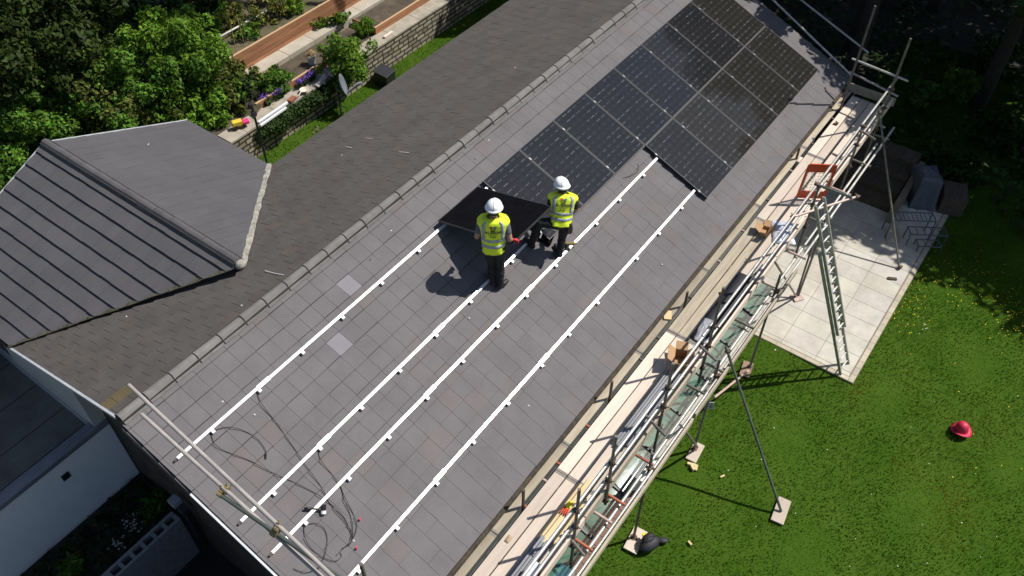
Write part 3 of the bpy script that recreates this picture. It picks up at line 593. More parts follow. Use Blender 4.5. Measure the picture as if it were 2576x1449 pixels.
CLEAR = mat('clear_wrap', (.60, .64, .74), (.48, .52, .62), scale=6, rough=.15, spec=.8)
p = at_z(*V_(300, 870), ZP); crumple('plastic_wrap', (p[0], p[1], ZP+.012), .62, .42, .10, CLEAR, 'crumpled pale clear plastic wrap on the platform by the ladder', 'wrapping', seed=4, rz=.5)
p = at_z((2000+640/3.293)*.81006, (860+550/3.293)*.81006, ZP); crumple('plastic_sheet', (p[0]-.02, p[1]+.02, ZP+.012), .55, .24, .04, mat('grey_sheet', (.34, .34, .37), (.22, .22, .25), scale=6, rough=.5), 'torn grey plastic sheet at the end of the leaning dark panel', 'wrapping', seed=9, rz=.2)
# a panel leaning on edge against the guard rail, its dark face towards the roof
dk = thing('leaning_panel', 'long dark panel leaning on its edge against the guard rail', 'panel', (-1.78, -2.86, ZP+.006))
mb = MB(); up_ = nz(V3(0, -.30, 1)); mb.boxa(up_*.21, V3(.88, 0, 0), up_*.21, nz(np.cross(V3(1, 0, 0), up_))*.017); o = mb.build('face', BACKS); o.parent = dk
mb = MB(); mb.boxa(up_*.428, V3(.885, 0, 0), up_*.006, nz(np.cross(V3(1, 0, 0), up_))*.02); o = mb.build('edge_frame', PFRAME); o.parent = dk
# dark sheet added flat so that the boards below it read dark
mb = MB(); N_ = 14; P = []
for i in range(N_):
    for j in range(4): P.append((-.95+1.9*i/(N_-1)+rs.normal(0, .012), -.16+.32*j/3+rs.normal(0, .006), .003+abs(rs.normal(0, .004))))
mb.add(P, [(i*4+j, (i+1)*4+j, (i+1)*4+j+1, i*4+j+1) for i in range(N_-1) for j in range(3)]); o = mb.build('dark_sheet', mat('dark_sheet_face', (.018, .019, .024), (.026, .027, .033), scale=4, rough=.6), loc=(-1.85, -2.78, ZP+.008), smooth=True); o.modifiers.new('t', 'SOLIDIFY').thickness = .003
tag(o, 'added strip of dark sheet lying flat on the boards beside the leaning panel', 'sheet')
# gloves and cable ties near the second guard post
gl = thing('work_gloves', 'yellow work gloves with red fingers lying on the battens', 'gloves', at_z(1432, 1272, ZP+.04)); mb = MB(); mb.ball((0, 0, .02), (.085, .045, .022), 10, 6); mb.build('palm', mat('hi_vis_yellow', (.75, .62, .02), rough=.7)).parent = gl
for k in range(4): mb = MB(); mb.tube([V3(-.05, -.03+.02*k, .02), V3(-.13, -.05+.03*k, .02), V3(-.18, -.06+.035*k, .012)], .011, 8); mb.build('finger', mat('glove_red', (.60, .06, .03), rough=.6), smooth=True).parent = gl
cc = at_z((2000+240/3.293)*.81006, (860+400/3.293)*.81006, ZP)
slab('timber_offcut', 'square timber offcut on the board next to the eave', 'block', (cc[0], cc[1], ZP+.006), .20, .13, .03, .5, WOODY)
slab('timber_offcut', 'tiny wooden block on the scaffold boards by the dark panel', 'block', at_z(1815, 738, ZP)+V3(0, 0, .006), .07, .05, .04, .7, WOODY)
p = at_z((1500+235/2.963)*.81006, (1300+1110/2.963)*.81006, ZP); crumple('paper_scrap', (p[0], p[1], ZP+.006), .12, .07, .03, mat('brown_paper', (.42, .30, .18), rough=.8), 'small crumpled brown paper scrap near the end of the boards', 'litter', n=7, seed=3)
p = at_z((2080+940/2.337)*.81006, (1160/2.337)*.81006, ZP); crumple('paper_scrap', (p[0], p[1], ZP+.006), .20, .08, .04, mat('pale_paper', (.62, .55, .46), rough=.8), 'pale curled wood shaving on the far part of the boards', 'litter', n=7, seed=6)
p = at_z((2080+1212/2.337)*.81006, (905/2.337)*.81006, ZP); mb = MB(); mb.ball((0, 0, .03), (.05, .03, .03), 8, 5); mb.tube([(0, 0, .03), (.06, .05, .03)], .016, 6); mb.tube([(0, 0, .03), (-.05, .07, .02)], .016, 6); tag(mb.build('loose_coupler', RUST, loc=(p[0], p[1], ZP+.004)), 'loose rusty tube coupler on the boards at the far end', 'fitting')
# ---------------------------------------------------------------- orange ladder gate
ORG = mat('orange_paint', (.62, .075, .02), (.54, .06, .018), scale=6, rough=.45)
g0, g1 = at_z(*V_(440, 480), -1.0), at_z(*V_(700, 490), -1.0); g1[2] = g0[2]; gd = nz(g1-g0); GWd = np.linalg.norm(g1-g0)+.06; GH = .84
gate = thing('safety_gate', 'orange metal safety gate standing at the ladder opening', 'gate', g0+V3(0, 0, -.06))
def gp_(x, z): return g0+V3(0, 0, -.06)+gd*(x+.045*z)+V3(0, 0, z)
mb = MB(); gn = np.cross(gd, (0, 0, 1))
def rr_poly(x0, x1, z0, z1, r=.06):
    P = []
    for cx, cz, a0 in ((x1-r, z1-r, 0), (x0+r, z1-r, 90), (x0+r, z0+r, 180), (x1-r, z0+r, 270)):
        for k in range(5): a = math.radians(a0+k*22.5); P.append((cx+r*math.cos(a), cz+r*math.sin(a)))
    return P
out_ = rr_poly(0, GWd, 0, GH); inn = rr_poly(.045, GWd-.045, .17, GH-.19, .02); n = len(out_)
A = [gp_(x, z)+gn*s_ for s_ in (-.012, .012) for x, z in out_]+[gp_(x, z)+gn*s_ for s_ in (-.012, .012) for x, z in inn]
F_ = []
for i in range(n):
    j = (i+1) % n; F_ += [(i, j, n+j, n+i)[::-1], (2*n+i, 2*n+j, 3*n+j, 3*n+i), (i, j, 2*n+j, 2*n+i), (n+i, n+j, 3*n+j, 3*n+i)[::-1]]
mb.add(A, F_); mb.build('frame', ORG, gate)
mb = MB()
for k in range(7): x = .06+k*(GWd-.12)/6; mb.tube([gp_(x, .16), gp_(x, GH-.18)], .0035, 5)
for k in range(7): z = .19+k*(GH-.41)/6; mb.tube([gp_(.04, z), gp_(GWd-.04, z)], .0035, 5)
mb.build('wire_mesh', mat('wire', (.55, .5, .42), rough=.5), gate)
# ---------------------------------------------------------------- the ladder against the platform
LT = mat('ladder_aluminium', (.44, .45, .38), (.32, .34, .27), scale=5, rough=.5, metal=.3); RUNG = mat('rung', (.70, .70, .68), rough=.4, metal=.3)
lad = thing('ladder', 'long aluminium extension ladder leaning from the patio edge to the platform', 'ladder', at_z(2122, 930, ZG))
fl, fr_ = at_z(2113, 944, ZG), at_z(2136, 913, ZG)
tl = at_y(2035, 505, -3.36); mid_top = tl; wd = fr_-fl; wd = nz(wd)*min(np.linalg.norm(wd), .46); tdir = nz(mid_top-fl); LL = np.linalg.norm(mid_top-fl)
def ladder_section(a_, b_, off, sc_, name):
    nrm_ = nz(np.cross(wd, tdir)); nrm_ = nrm_ if nrm_[2] > 0 else -nrm_; o_ = nrm_*off; side = (wd*(1-sc_)/2, wd*(1-sc_)/2+wd*sc_)
    for s_ in side:
        mb = MB(); mb.bar(fl+s_+tdir*a_+o_, fl+s_+tdir*b_+o_, .024, .055, nrm_); mb.build('stile', LT, lad)
    k = a_+.14
    while k < b_-.05:
        mb = MB(); mb.tube([fl+side[0]+tdir*k+o_, fl+side[1]+tdir*k+o_], .015, 8); mb.build('rung', RUNG, lad, smooth=True); k += .255
ladder_section(0, LL*.74, 0, .86, 'base'); ladder_section(LL*.26, LL*.97, .065, .72, 'mid')
# scaffold tag holder
p = at_y((2000+690/3.293)*.81006, (860+1300/3.293)*.81006, YO-.04); sg = thing('scaffold_tag', 'small white inspection tag hanging on the scaffold standard above the lawn', 'sign', p)
mb = MB(); rd = nz(V3(RT[0], RT[1], 0)); un = V3(0, 0, 1); nn = np.cross(rd, un)
mb.boxa((0, 0, -.05), rd*.045, un*.10, nn*.004); mb.build('plate', mat('tag_plate', (.50, .52, .54), rough=.5)).parent = sg
mb = MB()
for k in range(3): mb.boxa(V3(0, 0, -.03-.035*k)+nn*.006*0-nn*-.0, rd*.026, un*.007, nn*.0065)
mb.lathe(V3(0, 0, .03)-nn*.007, [(.018, 0), (.018, .014)], 12, ax=nn); mb.build('printed_lines', TRIMD).parent = sg
# three tubes lying across the near gable with their couplers
bar_ = thing('edge_protection', 'grey scaffold tubes coupled together across the near end of the roof', 'scaffold', (-9.6, 0, .3))
G_ = lambda u, v: ((u/2.337)*.81006, (1169+v/2.337)*.81006)
def tb(p, q, z0, z1, m, n_='tube'): A_, B_ = at_z(*G_(*p), z0), at_z(*G_(*q), z1); return stube(n_, A_, B_+nz(B_-A_)*.9, m, parent=bar_), A_, B_
PALE = mat('pale_old_tube', (.42, .38, .35), (.33, .30, .27), scale=5, rough=.55, metal=.1)
tb((935, 62), (2410, 1449), 1.75, 1.75, PALE); tb((1028, 275), (2330, 1449), 1.50, 1.50, PALE); tb((1600, 860), (2440, 1440), 1.44, 1.68, GREENT)
for (u, v, z_) in ((1640, 830, 1.48), (1600, 855, 1.44), (2015, 1110, 1.72), (1985, 1140, 1.60)):
    c_ = at_z(*G_(u, v), z_); mb = MB(); mb.tube([c_-V3(0, .03, 0), c_+V3(0, .03, 0)], .036, 10); mb.boxa(c_+V3(.03, 0, .03), V3(.02, 0, 0), V3(0, .03, 0), V3(0, 0, .02)); mb.tube([c_+V3(.03, 0, .04), c_+V3(.06, .02, .10)], .009, 6); mb.build('coupler', mat('brass_coupler', (.38, .28, .12), (.2, .16, .08), scale=20, rough=.6, metal=.3), bar_)
stube('standard', (-10.05, -2.6, -6), (-10.05, -2.6, 2.0), GALVD, parent=bar_)
stube('standard', (-9.45, 3.0, .9), (-9.45, 3.02, 1.0), GALVD, parent=bar_) if False else None
# ================================================================ PEOPLE
FH = nz(V3(FW[0], FW[1], 0)); RH = RT
SKIN = mat('skin', (.42, .24, .17), (.38, .21, .15), scale=8, rough=.55)
TROU = mat('black_trousers', (.009, .0085, .010), (.015, .014, .016), scale=10, rough=.85, bump=.4, bscale=30)
GREYT = mat('grey_tshirt', (.13, .135, .15), (.10, .105, .12), scale=8, rough=.85); BLKT = mat('black_tshirt', (.014, .014, .016), rough=.85)
BOOT = mat('black_boots', (.018, .017, .017), rough=.6); GLOVE = mat('red_glove', (.68, .03, .04), rough=.6); HAIR = mat('dark_hair', (.025, .017, .012), rough=.7)
HIVIS = mat('hi_vis_fabric', (.82, .96, .04), (.74, .90, .025), scale=7, rough=.65, bump=.25, bscale=22); SILV = mat('reflective_tape', (.36, .40, .45), (.30, .34, .39), scale=12, rough=.45)
HELM = mat('white_helmet_shell', (.86, .87, .88), rough=.35)
def person(name, label, root, J, shirt, gloves, pouch=False):
    t = thing(name, label, 'person', root)
    P = lambda a: RH*a[0]+FH*a[1]+V3(0, 0, a[2])
    prim = []                                            # (p0, p1, r0, r1, material)
    def cap(a, b, r0, r1, m): prim.append((np.array(a, float), np.array(b, float), r0, r1, m))
    j = {k: P(v) for k, v in J.items()}
    lat = nz(j['shR']-j['shL']); spine = nz(j['neck']-j['hip']); fw = nz(np.cross(spine, lat)); lat = np.cross(fw, spine)
    H = j['head']; hz_ = nz(H-j['neck']+V3(0, 0, .05)); hf = nz(np.cross(hz_, lat))
    # head: skull, jaw, nose, ears, brow, neck
    for o_, r_ in (((0, -.012, .02), .086), ((0, .012, .02), .083), ((0, .03, -.045), .062), ((0, .05, -.07), .042)): c = H+lat*o_[0]+hf*o_[1]+hz_*o_[2]; cap(c-lat*.012, c+lat*.012, r_, r_, 0)
    cap(H+hf*.088+hz_*.0, H+hf*.106-hz_*.03, .011, .016, 0); cap(H+hf*.082-hz_*.066-lat*.02, H+hf*.082-hz_*.066+lat*.02, .011, .011, 0)
    for s_ in (-1, 1): cap(H+lat*s_*.088-hf*.005+hz_*.008, H+lat*s_*.088-hf*.002-hz_*.03, .013, .009, 0); cap(H+lat*s_*.032+hf*.083+hz_*.014, H+lat*s_*.034+hf*.083+hz_*.014, .012, .012, 0)
    c = H-hf*.03+hz_*.02; cap(c-lat*.012, c+lat*.012, .086, .086, 5); cap(H-hf*.06-hz_*.03-lat*.03, H-hf*.06-hz_*.03+lat*.03, .045, .045, 5)
    cap(H-hf*.02-hz_*.06, j['neck']-spine*.03, .056, .062, 0)
    # trunk
    hp, ch, nk = j['hip'], j['chest'], j['neck']
    for s_ in (-1, 1):
        cap(hp+lat*s_*.075, hp+lat*s_*.07+spine*.08, .105, .10, 1); cap(hp+lat*s_*.065+spine*.12, ch+lat*s_*.085-spine*.02, .098, .112, 2); cap(ch+lat*s_*.085-spine*.02, ch+lat*s_*.10+spine*.08, .112, .095, 2)
        cap(nk-spine*.05+lat*s_*.03, j['shR' if s_ > 0 else 'shL'], .068, .066, 2)
    for s_, S in ((-1, 'L'), (1, 'R')):
        sh, el, wr_, hd = j['sh'+S], j['el'+S], j['wr'+S], j['hd'+S]; mid = sh*.42+el*.58
        cap(sh, mid, .066, .056, 2); cap(mid, el, .046, .041, 0); cap(el, el*.6+wr_*.4, .042, .044, 0); cap(el*.6+wr_*.4, wr_, .044, .029, 0)
        gm = 4 if gloves else 0; d = nz(hd-wr_); n_ = nz(np.cross(d, lat*s_+fw*.3)); ac = np.cross(n_, d); infl = .003 if gloves else 0
        for a_ in (-.024, -.008, .008, .024): cap(wr_+d*.015+ac*a_*.7, wr_+d*.088+ac*a_, .017+infl, .014+infl, gm)
        for k, (a_, l_) in enumerate(((-.032, .058), (-.011, .072), (.011, .068), (.032, .054))):
            b0 = wr_+d*.088+ac*a_; b1 = b0+nz(d+n_*.35+ac*a_*1.5)*l_*.5; b2 = b1+nz(d*.5+n_*.95)*l_*.36; b3 = b2+nz(-d*.2+n_)*l_*.28
            cap(b0, b1, .0098+infl, .009+infl, gm); cap(b1, b2, .009+infl, .0083+infl, gm); cap(b2, b3, .0083+infl, .0075+infl, gm)
        th0 = wr_+d*.03-ac*.028*(-s_); th1 = th0+nz(d*.6+ac*s_*.8+n_*.4)*.042; th2 = th1+nz(d*.8+n_*.6)*.032
        cap(th0, th1, .0125+infl, .011+infl, gm); cap(th1, th2, .011+infl, .009+infl, gm)
        h_, k_, an, to = hp+lat*s_*.085, j['kn'+S], j['an'+S], j['to'+S]
        cap(h_, h_*.5+k_*.5, .105, .090, 1); cap(h_*.5+k_*.5, k_, .090, .070, 1); cap(k_, k_*.6+an*.4, .070, .070, 1); cap(k_*.6+an*.4, an, .070, .060, 1); cap(k_+V3(0, 0, .0), k_*.9+an*.1, .072, .07, 1)
        cap(an+V3(0, 0, .0), an-V3(0, 0, .045), .05, .048, 3); dd = nz(to-(an-V3(0, 0, .06))); cap(an-V3(0, 0, .05)-dd*.03, to, .046, .04, 3); cap(to-dd*.05+np.cross(dd, (0, 0, 1))*.012, to+dd*.01, .042, .038, 3)
    mb = MB()
    for a, b, r0, r1, m in prim:
        mb.ball(a, r0, 14, 8); mb.ball(b, r1, 14, 8)
        if np.linalg.norm(b-a) > 1e-4: mb.tube([a, b], 0, 14, rr=[r0, r1])
    me0 = bpy.data.meshes.new('tmp'); me0.from_pydata(mb.v, [], mb.f); tmp = bpy.data.objects.new('tmp', me0); SC.collection.objects.link(tmp)
    rm = tmp.modifiers.new('r', 'REMESH'); rm.mode = 'VOXEL'; rm.voxel_size = .0065
    sm = tmp.modifiers.new('s', 'SMOOTH'); sm.factor = .5; sm.iterations = 4
    dg = bpy.context.evaluated_depsgraph_get(); me = bpy.data.meshes.new_from_object(tmp.evaluated_get(dg)); bpy.data.objects.remove(tmp)
    for m in (SKIN, TROU, shirt, BOOT, GLOVE, HAIR): me.materials.append(m)
    nf = len(me.polygons); cc = np.zeros(nf*3); me.polygons.foreach_get('center', cc); cc = cc.reshape(-1, 3); best = np.full(nf, 1e9); mi = np.zeros(nf, int)
    for a, b, r0, r1, m in prim:
        ab = b-a; L2 = max(ab@ab, 1e-9); tt = np.clip(((cc-a)@ab)/L2, 0, 1); dist = np.linalg.norm(cc-a-tt[:, None]*ab, axis=1)-(r0+(r1-r0)*tt)
        up_ = dist < best; best[up_] = dist[up_]; mi[up_] = m
    me.polygons.foreach_set('material_index', mi); me.polygons.foreach_set('use_smooth', [True]*nf); me.name = 'body'
    nv = len(me.vertices); co = np.zeros(nv*3); me.vertices.foreach_get('co', co); co = co.reshape(-1, 3); no = np.zeros(nv*3); me.vertices.foreach_get('normal', no); no = no.reshape(-1, 3)
    tv = np.zeros(nv, bool); lv_ = np.zeros(len(me.loops), int); me.loops.foreach_get('vertex_index', lv_); lt = np.zeros(nf, int); me.polygons.foreach_get('loop_total', lt); fm = np.repeat(mi, lt); tv[lv_[fm == 1]] = True
    fold = .0028*np.sin(co[:, 2]*38+14*np.sin(co[:, 0]*13+1)+11*np.sin(co[:, 1]*15))+.0016*np.sin(co[:, 2]*70+co[:, 0]*90-co[:, 1]*50); co[tv] += (no*fold[:, None])[tv]; me.vertices.foreach_set('co', co.ravel()); me.update()
    o = bpy.data.objects.new('body', me); SC.collection.objects.link(o); o.parent = t
    # --- vest
    hem = P(J['hem']); top = nk+spine*.045; av = nz(top-hem); LV = np.linalg.norm(top-hem); lv = nz(lat-av*np.dot(lat, av)); dv = np.cross(av, lv)
    ts = [0, .12, .3, .5, .7, .86, .95, 1.0]; aa = [.178, .174, .172, .186, .214, .246, .222, .092]; bb = [.150, .142, .136, .146, .158, .155, .135, .075]
    def S(th, tt, off=0.):
        a_, b_ = np.interp(tt, ts, aa)+off, np.interp(tt, ts, bb)+off; c_, s_ = math.cos(th), math.sin(th); pw = .82
        wob = .006*math.sin(5*th+tt*9)*(1-tt)+.004*math.sin(11*th-tt*13)
        x, y = (a_+wob)*math.copysign(abs(c_)**pw, c_), (b_+wob)*math.copysign(abs(s_)**pw, s_)
        z_ = LV*tt-(.012*abs(c_)**2 if tt > .8 else 0)-(.02*(1-tt)**3*(1-abs(c_)))
        return hem+av*z_+lv*x+dv*y
    def sheet(th0, th1, nth, t0, t1, ntt, off, skip=None):
        mb = MB(); G = [[S(th0+(th1-th0)*i/nth, t0+(t1-t0)*k/ntt, off) for k in range(ntt+1)] for i in range(nth+1)]
        V_ = [p for r_ in G for p in r_]; F_ = []
        for i in range(nth):
            for k in range(ntt):
                th = th0+(th1-th0)*(i+.5)/nth; tt = t0+(t1-t0)*(k+.5)/ntt
                if skip and skip(th, tt): continue
                F_.append((i*(ntt+1)+k, (i+1)*(ntt+1)+k, (i+1)*(ntt+1)+k+1, i*(ntt+1)+k+1))
        return mb.add(V_, F_)
    hole = lambda th, tt: abs(math.cos(th)) > .90 and .52 < tt < .80
    vm = sheet(0, 2*math.pi, 72, 0, 1, 30, 0, hole); vest = vm.build('vest', HIVIS, t, smooth=True) if False else None
    def child(mb, nm, m, par, th_=.004):
        o_ = mb.build(nm, m, smooth=True); o_.parent = par
        if th_: sd_ = o_.modifiers.new('t', 'SOLIDIFY'); sd_.thickness = th_; sd_.offset = 0
        return o_
    vest = child(vm, 'vest', HIVIS, t, .006)
    for t0 in (.185, .365): child(sheet(0, 2*math.pi, 72, t0, t0+.08, 3, .006, hole), 'reflective_band', SILV, vest)
    for s_ in (-1, 1):
        mb = MB(); Vv = []; n_ = 14
        for k in range(n_+1):
            tt = .445+(.985-.445)*k/n_; a_ = np.interp(tt, ts, aa); x0_, x1_ = .118, .162
            if tt > .9: x0_, x1_ = x0_*(1-(tt-.9)*4), x1_*(1-(tt-.9)*4)
            for x in (x0_, x1_): cth = min(.985, (x/a_))**(1/.82); Vv.append(S(-math.acos(s_*cth), tt, .007))
        mb.add(Vv, [(2*k, 2*k+1, 2*k+3, 2*k+2) for k in range(n_)]); child(mb, 'reflective_band', SILV, vest)
    # --- print on the back of the vest
    def onback(x, y, off=.0075):                          # x across, y up along the vest
        tt = y/LV; a_ = np.interp(tt, ts, aa); cth = math.copysign(min(.98, abs(x)/a_)**(1/.82), x); return S(-math.acos(cth), tt, off)
    INK = mat('vest_print', (.035, .045, .035), rough=.7); INKL = mat('vest_print_grey', (.16, .20, .10), rough=.7)
    def text(s_, x0, y0, width, m, nm):
        cu = bpy.data.curves.new('t', 'FONT'); cu.body = s_; cu.size = 1; cu.align_x = 'CENTER'; cu.resolution_u = 2; cu.offset = .035; ob = bpy.data.objects.new('t', cu); SC.collection.objects.link(ob)
        mt = bpy.data.meshes.new_from_object(ob.evaluated_get(bpy.context.evaluated_depsgraph_get())); bpy.data.objects.remove(ob)
        bm = bmesh.new(); bm.from_mesh(mt); bmesh.ops.triangulate(bm, faces=bm.faces); xs = [v.co.x for v in bm.verts]; k = width/(max(xs)-min(xs)); mx = (max(xs)+min(xs))/2
        for v in bm.verts: v.co = Vector(onback(x0+(v.co.x-mx)*k, y0+v.co.y*k*1.65))
        bm.to_mesh(mt); bm.free(); mt.name = nm; mt.materials.clear(); mt.materials.append(m); o_ = bpy.data.objects.new(nm, mt); SC.collection.objects.link(o_); o_.parent = vest
    yb = .655*LV
    text('ALL SEASONS', 0, yb, .235, INK, 'back_print'); text('E N E R G Y', 0, yb-.040, .13, INKL, 'back_print'); text('BY AIRA', 0, yb-.080, .09, INK, 'back_print')
    def patch(pts, m, nm, off=.0075): mb = MB(); mb.add([onback(x, y, off) for x, y in pts], [tuple(range(len(pts)))]); child(mb, nm, m, vest, 0)
    def line(pts, w, m, nm):
        for (ax_, ay_), (bx_, by_) in zip(pts[:-1], pts[1:]):
            d_ = nz([bx_-ax_, by_-ay_]); n_ = np.array([-d_[1], d_[0]])*w/2; a0, b0 = np.array([ax_, ay_])-d_*w/2, np.array([bx_, by_])+d_*w/2
            yield [tuple(a0+n_), tuple(a0-n_), tuple(b0-n_), tuple(b0+n_)]
    mb = MB()
    for loop in ([(-.026, .040), (-.026, .078), (-.036, .072), (0, .105), (.036, .072), (.026, .078), (.026, .040), (-.026, .040)], [(-.007, .042), (-.007, .062), (.007, .062), (.007, .042)]):
        for q4 in line([(x, y+yb-.002) for x, y in [(a*1.0, b+.012) for a, b in loop]], .009, INK, ''): mb.add([onback(x, y) for x, y in q4], [(0, 1, 2, 3)])
    child(mb, 'logo_outline', INK, vest, 0)
    for cx_, m in ((-.030, mat('print_red', (.62, .10, .06), rough=.7)), (.032, mat('print_teal', (.05, .30, .34), rough=.7))): patch([(cx_-.028, yb+.116), (cx_, yb+.092), (cx_+.028, yb+.116), (cx_, yb+.140)], m, 'logo_square')
    # --- helmet
    hc = H+hz_*.055-hf*.004
    mb = MB(); prof = [(0.128*math.cos(a), .118*math.sin(a)) for a in np.linspace(0, math.pi/2*.97, 9)]; n = 32; Vv = []
    fx = lambda th: (1.0 if math.sin(th) < 0 else 1.06)
    for r_, z_ in prof: Vv += [hc+lat*r_*math.cos(th)*.95+hf*r_*math.sin(th)*1.12+hz_*(z_+(.006 if abs(math.cos(th)) < .16 and z_ > .05 else 0)) for th in (2*math.pi*k/n for k in range(n))]
    F_ = [(i*n+k, i*n+(k+1) % n, (i+1)*n+(k+1) % n, (i+1)*n+k) for i in range(len(prof)-1) for k in range(n)]+[tuple(range((len(prof)-1)*n, len(prof)*n))]
    mb.add(Vv, F_); Vb = []
    for r_, dz in ((.128, .004), (.142, -.006), (.145, -.012)): Vb += [hc+lat*r_*math.cos(th)*.95+hf*(r_+(.055 if math.sin(th) > .3 else 0)*(r_ > .13)*max(0, math.sin(th)))*math.sin(th)*1.12+hz_*(dz-(.008 if math.sin(th) > 0 else .002)*(r_ > .13)) for th in (2*math.pi*k/n for k in range(n))]
    mb.add(Vb, [(i*n+k, (i+1)*n+k, (i+1)*n+(k+1) % n, i*n+(k+1) % n)[::-1] for i in range(2) for k in range(n)])
    for off in (0,):
        pts = [hc+lat*off+hf*.143*math.cos(a)*(1-abs(off)*2)+hz_*(.121*math.sin(a)*(1-(off/.128)**2)**.5) for a in np.linspace(.5, math.pi-.25, 12)]; mb.tube(pts, .007, 8)
    he = child(mb, 'helmet', HELM, t, 0)
    mb = MB(); pts = [hc+lat*.118*math.cos(a)+hf*.135*math.sin(a)-hz_*.035 for a in np.linspace(math.pi*1.12, math.pi*1.88, 12)]
    for a_, b_ in zip(pts[:-1], pts[1:]): mb.bar(a_, b_, .006, .026, hz_)
    child(mb, 'nape_strap', mat('strap', (.55, .55, .54), rough=.6), he, 0)
    if pouch:
        c_ = hp+lat*.15-spine*.05-fw*.04; mb = MB(); mb.boxa(c_, lat*.035, fw*.07, spine*.085); mb.boxa(c_+lat*.04-spine*.02, lat*.012, fw*.05, spine*.05); mb.tube([c_+fw*.03+spine*.05, c_+fw*.04+spine*.16], .012, 6); o_ = mb.build('tool_pouch', mat('dark_leather', (.03, .022, .016), rough=.8), bevel=.006); o_.parent = t
    return t, P
r1 = at_roof(*(((1320+775/3.45)*.81006, (520+1285/3.45)*.81006)))+V3(0, 0, .02)
loc1 = lambda w: (float(np.dot(w-r1, RH)), float(np.dot(w-r1, FH)), float(w[2]-r1[2]))
hold = loc1(HCN+V3(.10, 0, .0)+dirv*-.01)
wr1 = (hold[0]-.085, hold[1]-.045, hold[2]+.035)
gsl = lambda l, f: (-.807*l+.59*f)*TA
person('person', 'standing worker in hi-vis vest and white helmet gripping the tilted panel in a red glove', r1, dict(
    hip=(-.045, 0, .90), chest=(-.05, .03, 1.24), neck=(-.045, .055, 1.44), head=(-.032, .085, 1.59), shL=(-.225, .04, 1.365), shR=(.135, .04, 1.375),
    elL=(-.295, .0, 1.115), wrL=(-.27, .19, .985), hdL=(-.22, .28, .96), elR=(.205, -.035, 1.10), wrR=wr1, hdR=hold,
    knL=(-.085, .06, .49), anL=(-.07, .02, .115+gsl(-.07, .02)), toL=(-.11, .17, .055+gsl(-.11, .17)), knR=(.05, .04, .48), anR=(.045, -.02, .115+gsl(.045, -.02)), toR=(.14, .09, .055+gsl(.14, .09)), hem=(-.05, 0, .86)), GREYT, True)
r2 = at_roof(*(((1320+1440/3.45)*.81006, (520+955/3.45)*.81006)))+V3(0, 0, .02)
person('person', 'crouching worker in hi-vis vest and white helmet with one knee bent beside the panels', r2, dict(
    hip=(-.02, -.03, .77), chest=(-.0, .09, 1.02), neck=(.015, .17, 1.20), head=(-.005, .215, 1.335), shL=(-.16, .14, 1.16), shR=(.205, .12, 1.09),
    elL=(-.20, .20, .92), wrL=(-.21, .28, .72), hdL=(-.24, .36, .68), elR=(.25, .22, .86), wrR=(.12, .37, .76), hdR=(.05, .44, .74),
    knL=(-.365, -.04, .80), anL=(-.475, .03, .115+gsl(-.475, .03)), toL=(-.575, .11, .055+gsl(-.575, .11)), knR=(.035, .05, .43), anR=(0, .0, .115), toR=(-.06, .13, .055+gsl(-.06, .13)), hem=(-.02, -.02, .76)), BLKT, False, True)
# offcut panel pieces and tools by the crouching worker
Q4 = lambda u, v: ((1320+u/3.45)*.81006, (520+v/3.45)*.81006)
def on_roof_box(name, lab, cat, uv, L, Wd, T, ang, m, lift=.012):
    p = at_roof(*uv, HT+lift); ex, ey = V3(1, 0, 0), V3(0, CA, SA); a, b = ex*math.cos(ang)+ey*math.sin(ang), -ex*math.sin(ang)+ey*math.cos(ang)
    mb = MB(); mb.boxa(NF*T/2, a*L/2, b*Wd/2, NF*T/2); o = mb.build(name, m, loc=p, bevel=.004); return tag(o, lab, cat)
p = at_roof(*Q4(1300, 745), HT+.012); bt = thing('tool_tray', 'small black open tray on the tiles between the legs of the crouching worker', 'tray', p)
ex, ey = V3(1, 0, 0), V3(0, CA, SA); a_, b_ = nz(ex*.95+ey*.3), nz(ey*.95-ex*.3); mb = MB(); mb.boxa(NF*.006, a_*.13, b_*.09, NF*.006)
for s_ in (-1, 1): mb.boxa(NF*.04+a_*.145*s_, a_*.005, b_*.11, NF*.04); mb.boxa(NF*.04+b_*.105*s_, a_*.15, b_*.005, NF*.04)
mb.build('tray', mat('matt_black', (.008, .008, .009), rough=.95, spec=.1)).parent = bt
mb = MB(); mb.boxa(NF*.085+b_*.105-NF*.0, a_*.15, b_*.012, NF*.004); mb.boxa(NF*.085+a_*.145, a_*.012, b_*.10, NF*.004); mb.build('rim', TRIMD).parent = bt
p = at_roof(*Q4(1535, 830), HT+.01); dr = thing('cordless_drill', 'yellow and black cordless drill lying by the boot of the crouching worker', 'tool', p)
mb = MB(); mb.tube([NF*.05+RH*-.06, NF*.05+RH*.09], .03, 10); mb.tube([NF*.05+RH*.09, NF*.05+RH*.13], .014, 8); mb.build('motor_body', mat('tool_yellow', (.25, .19, .06), rough=.5)).parent = dr
mb = MB(); mb.boxa(NF*.04-FH*.07-RH*.03, RH*.02, FH*.06, NF*.018); mb.boxa(NF*.03-FH*.13-RH*.03, RH*.035, FH*.025, NF*.03); mb.build('handle', BLACK, bevel=.004).parent = dr
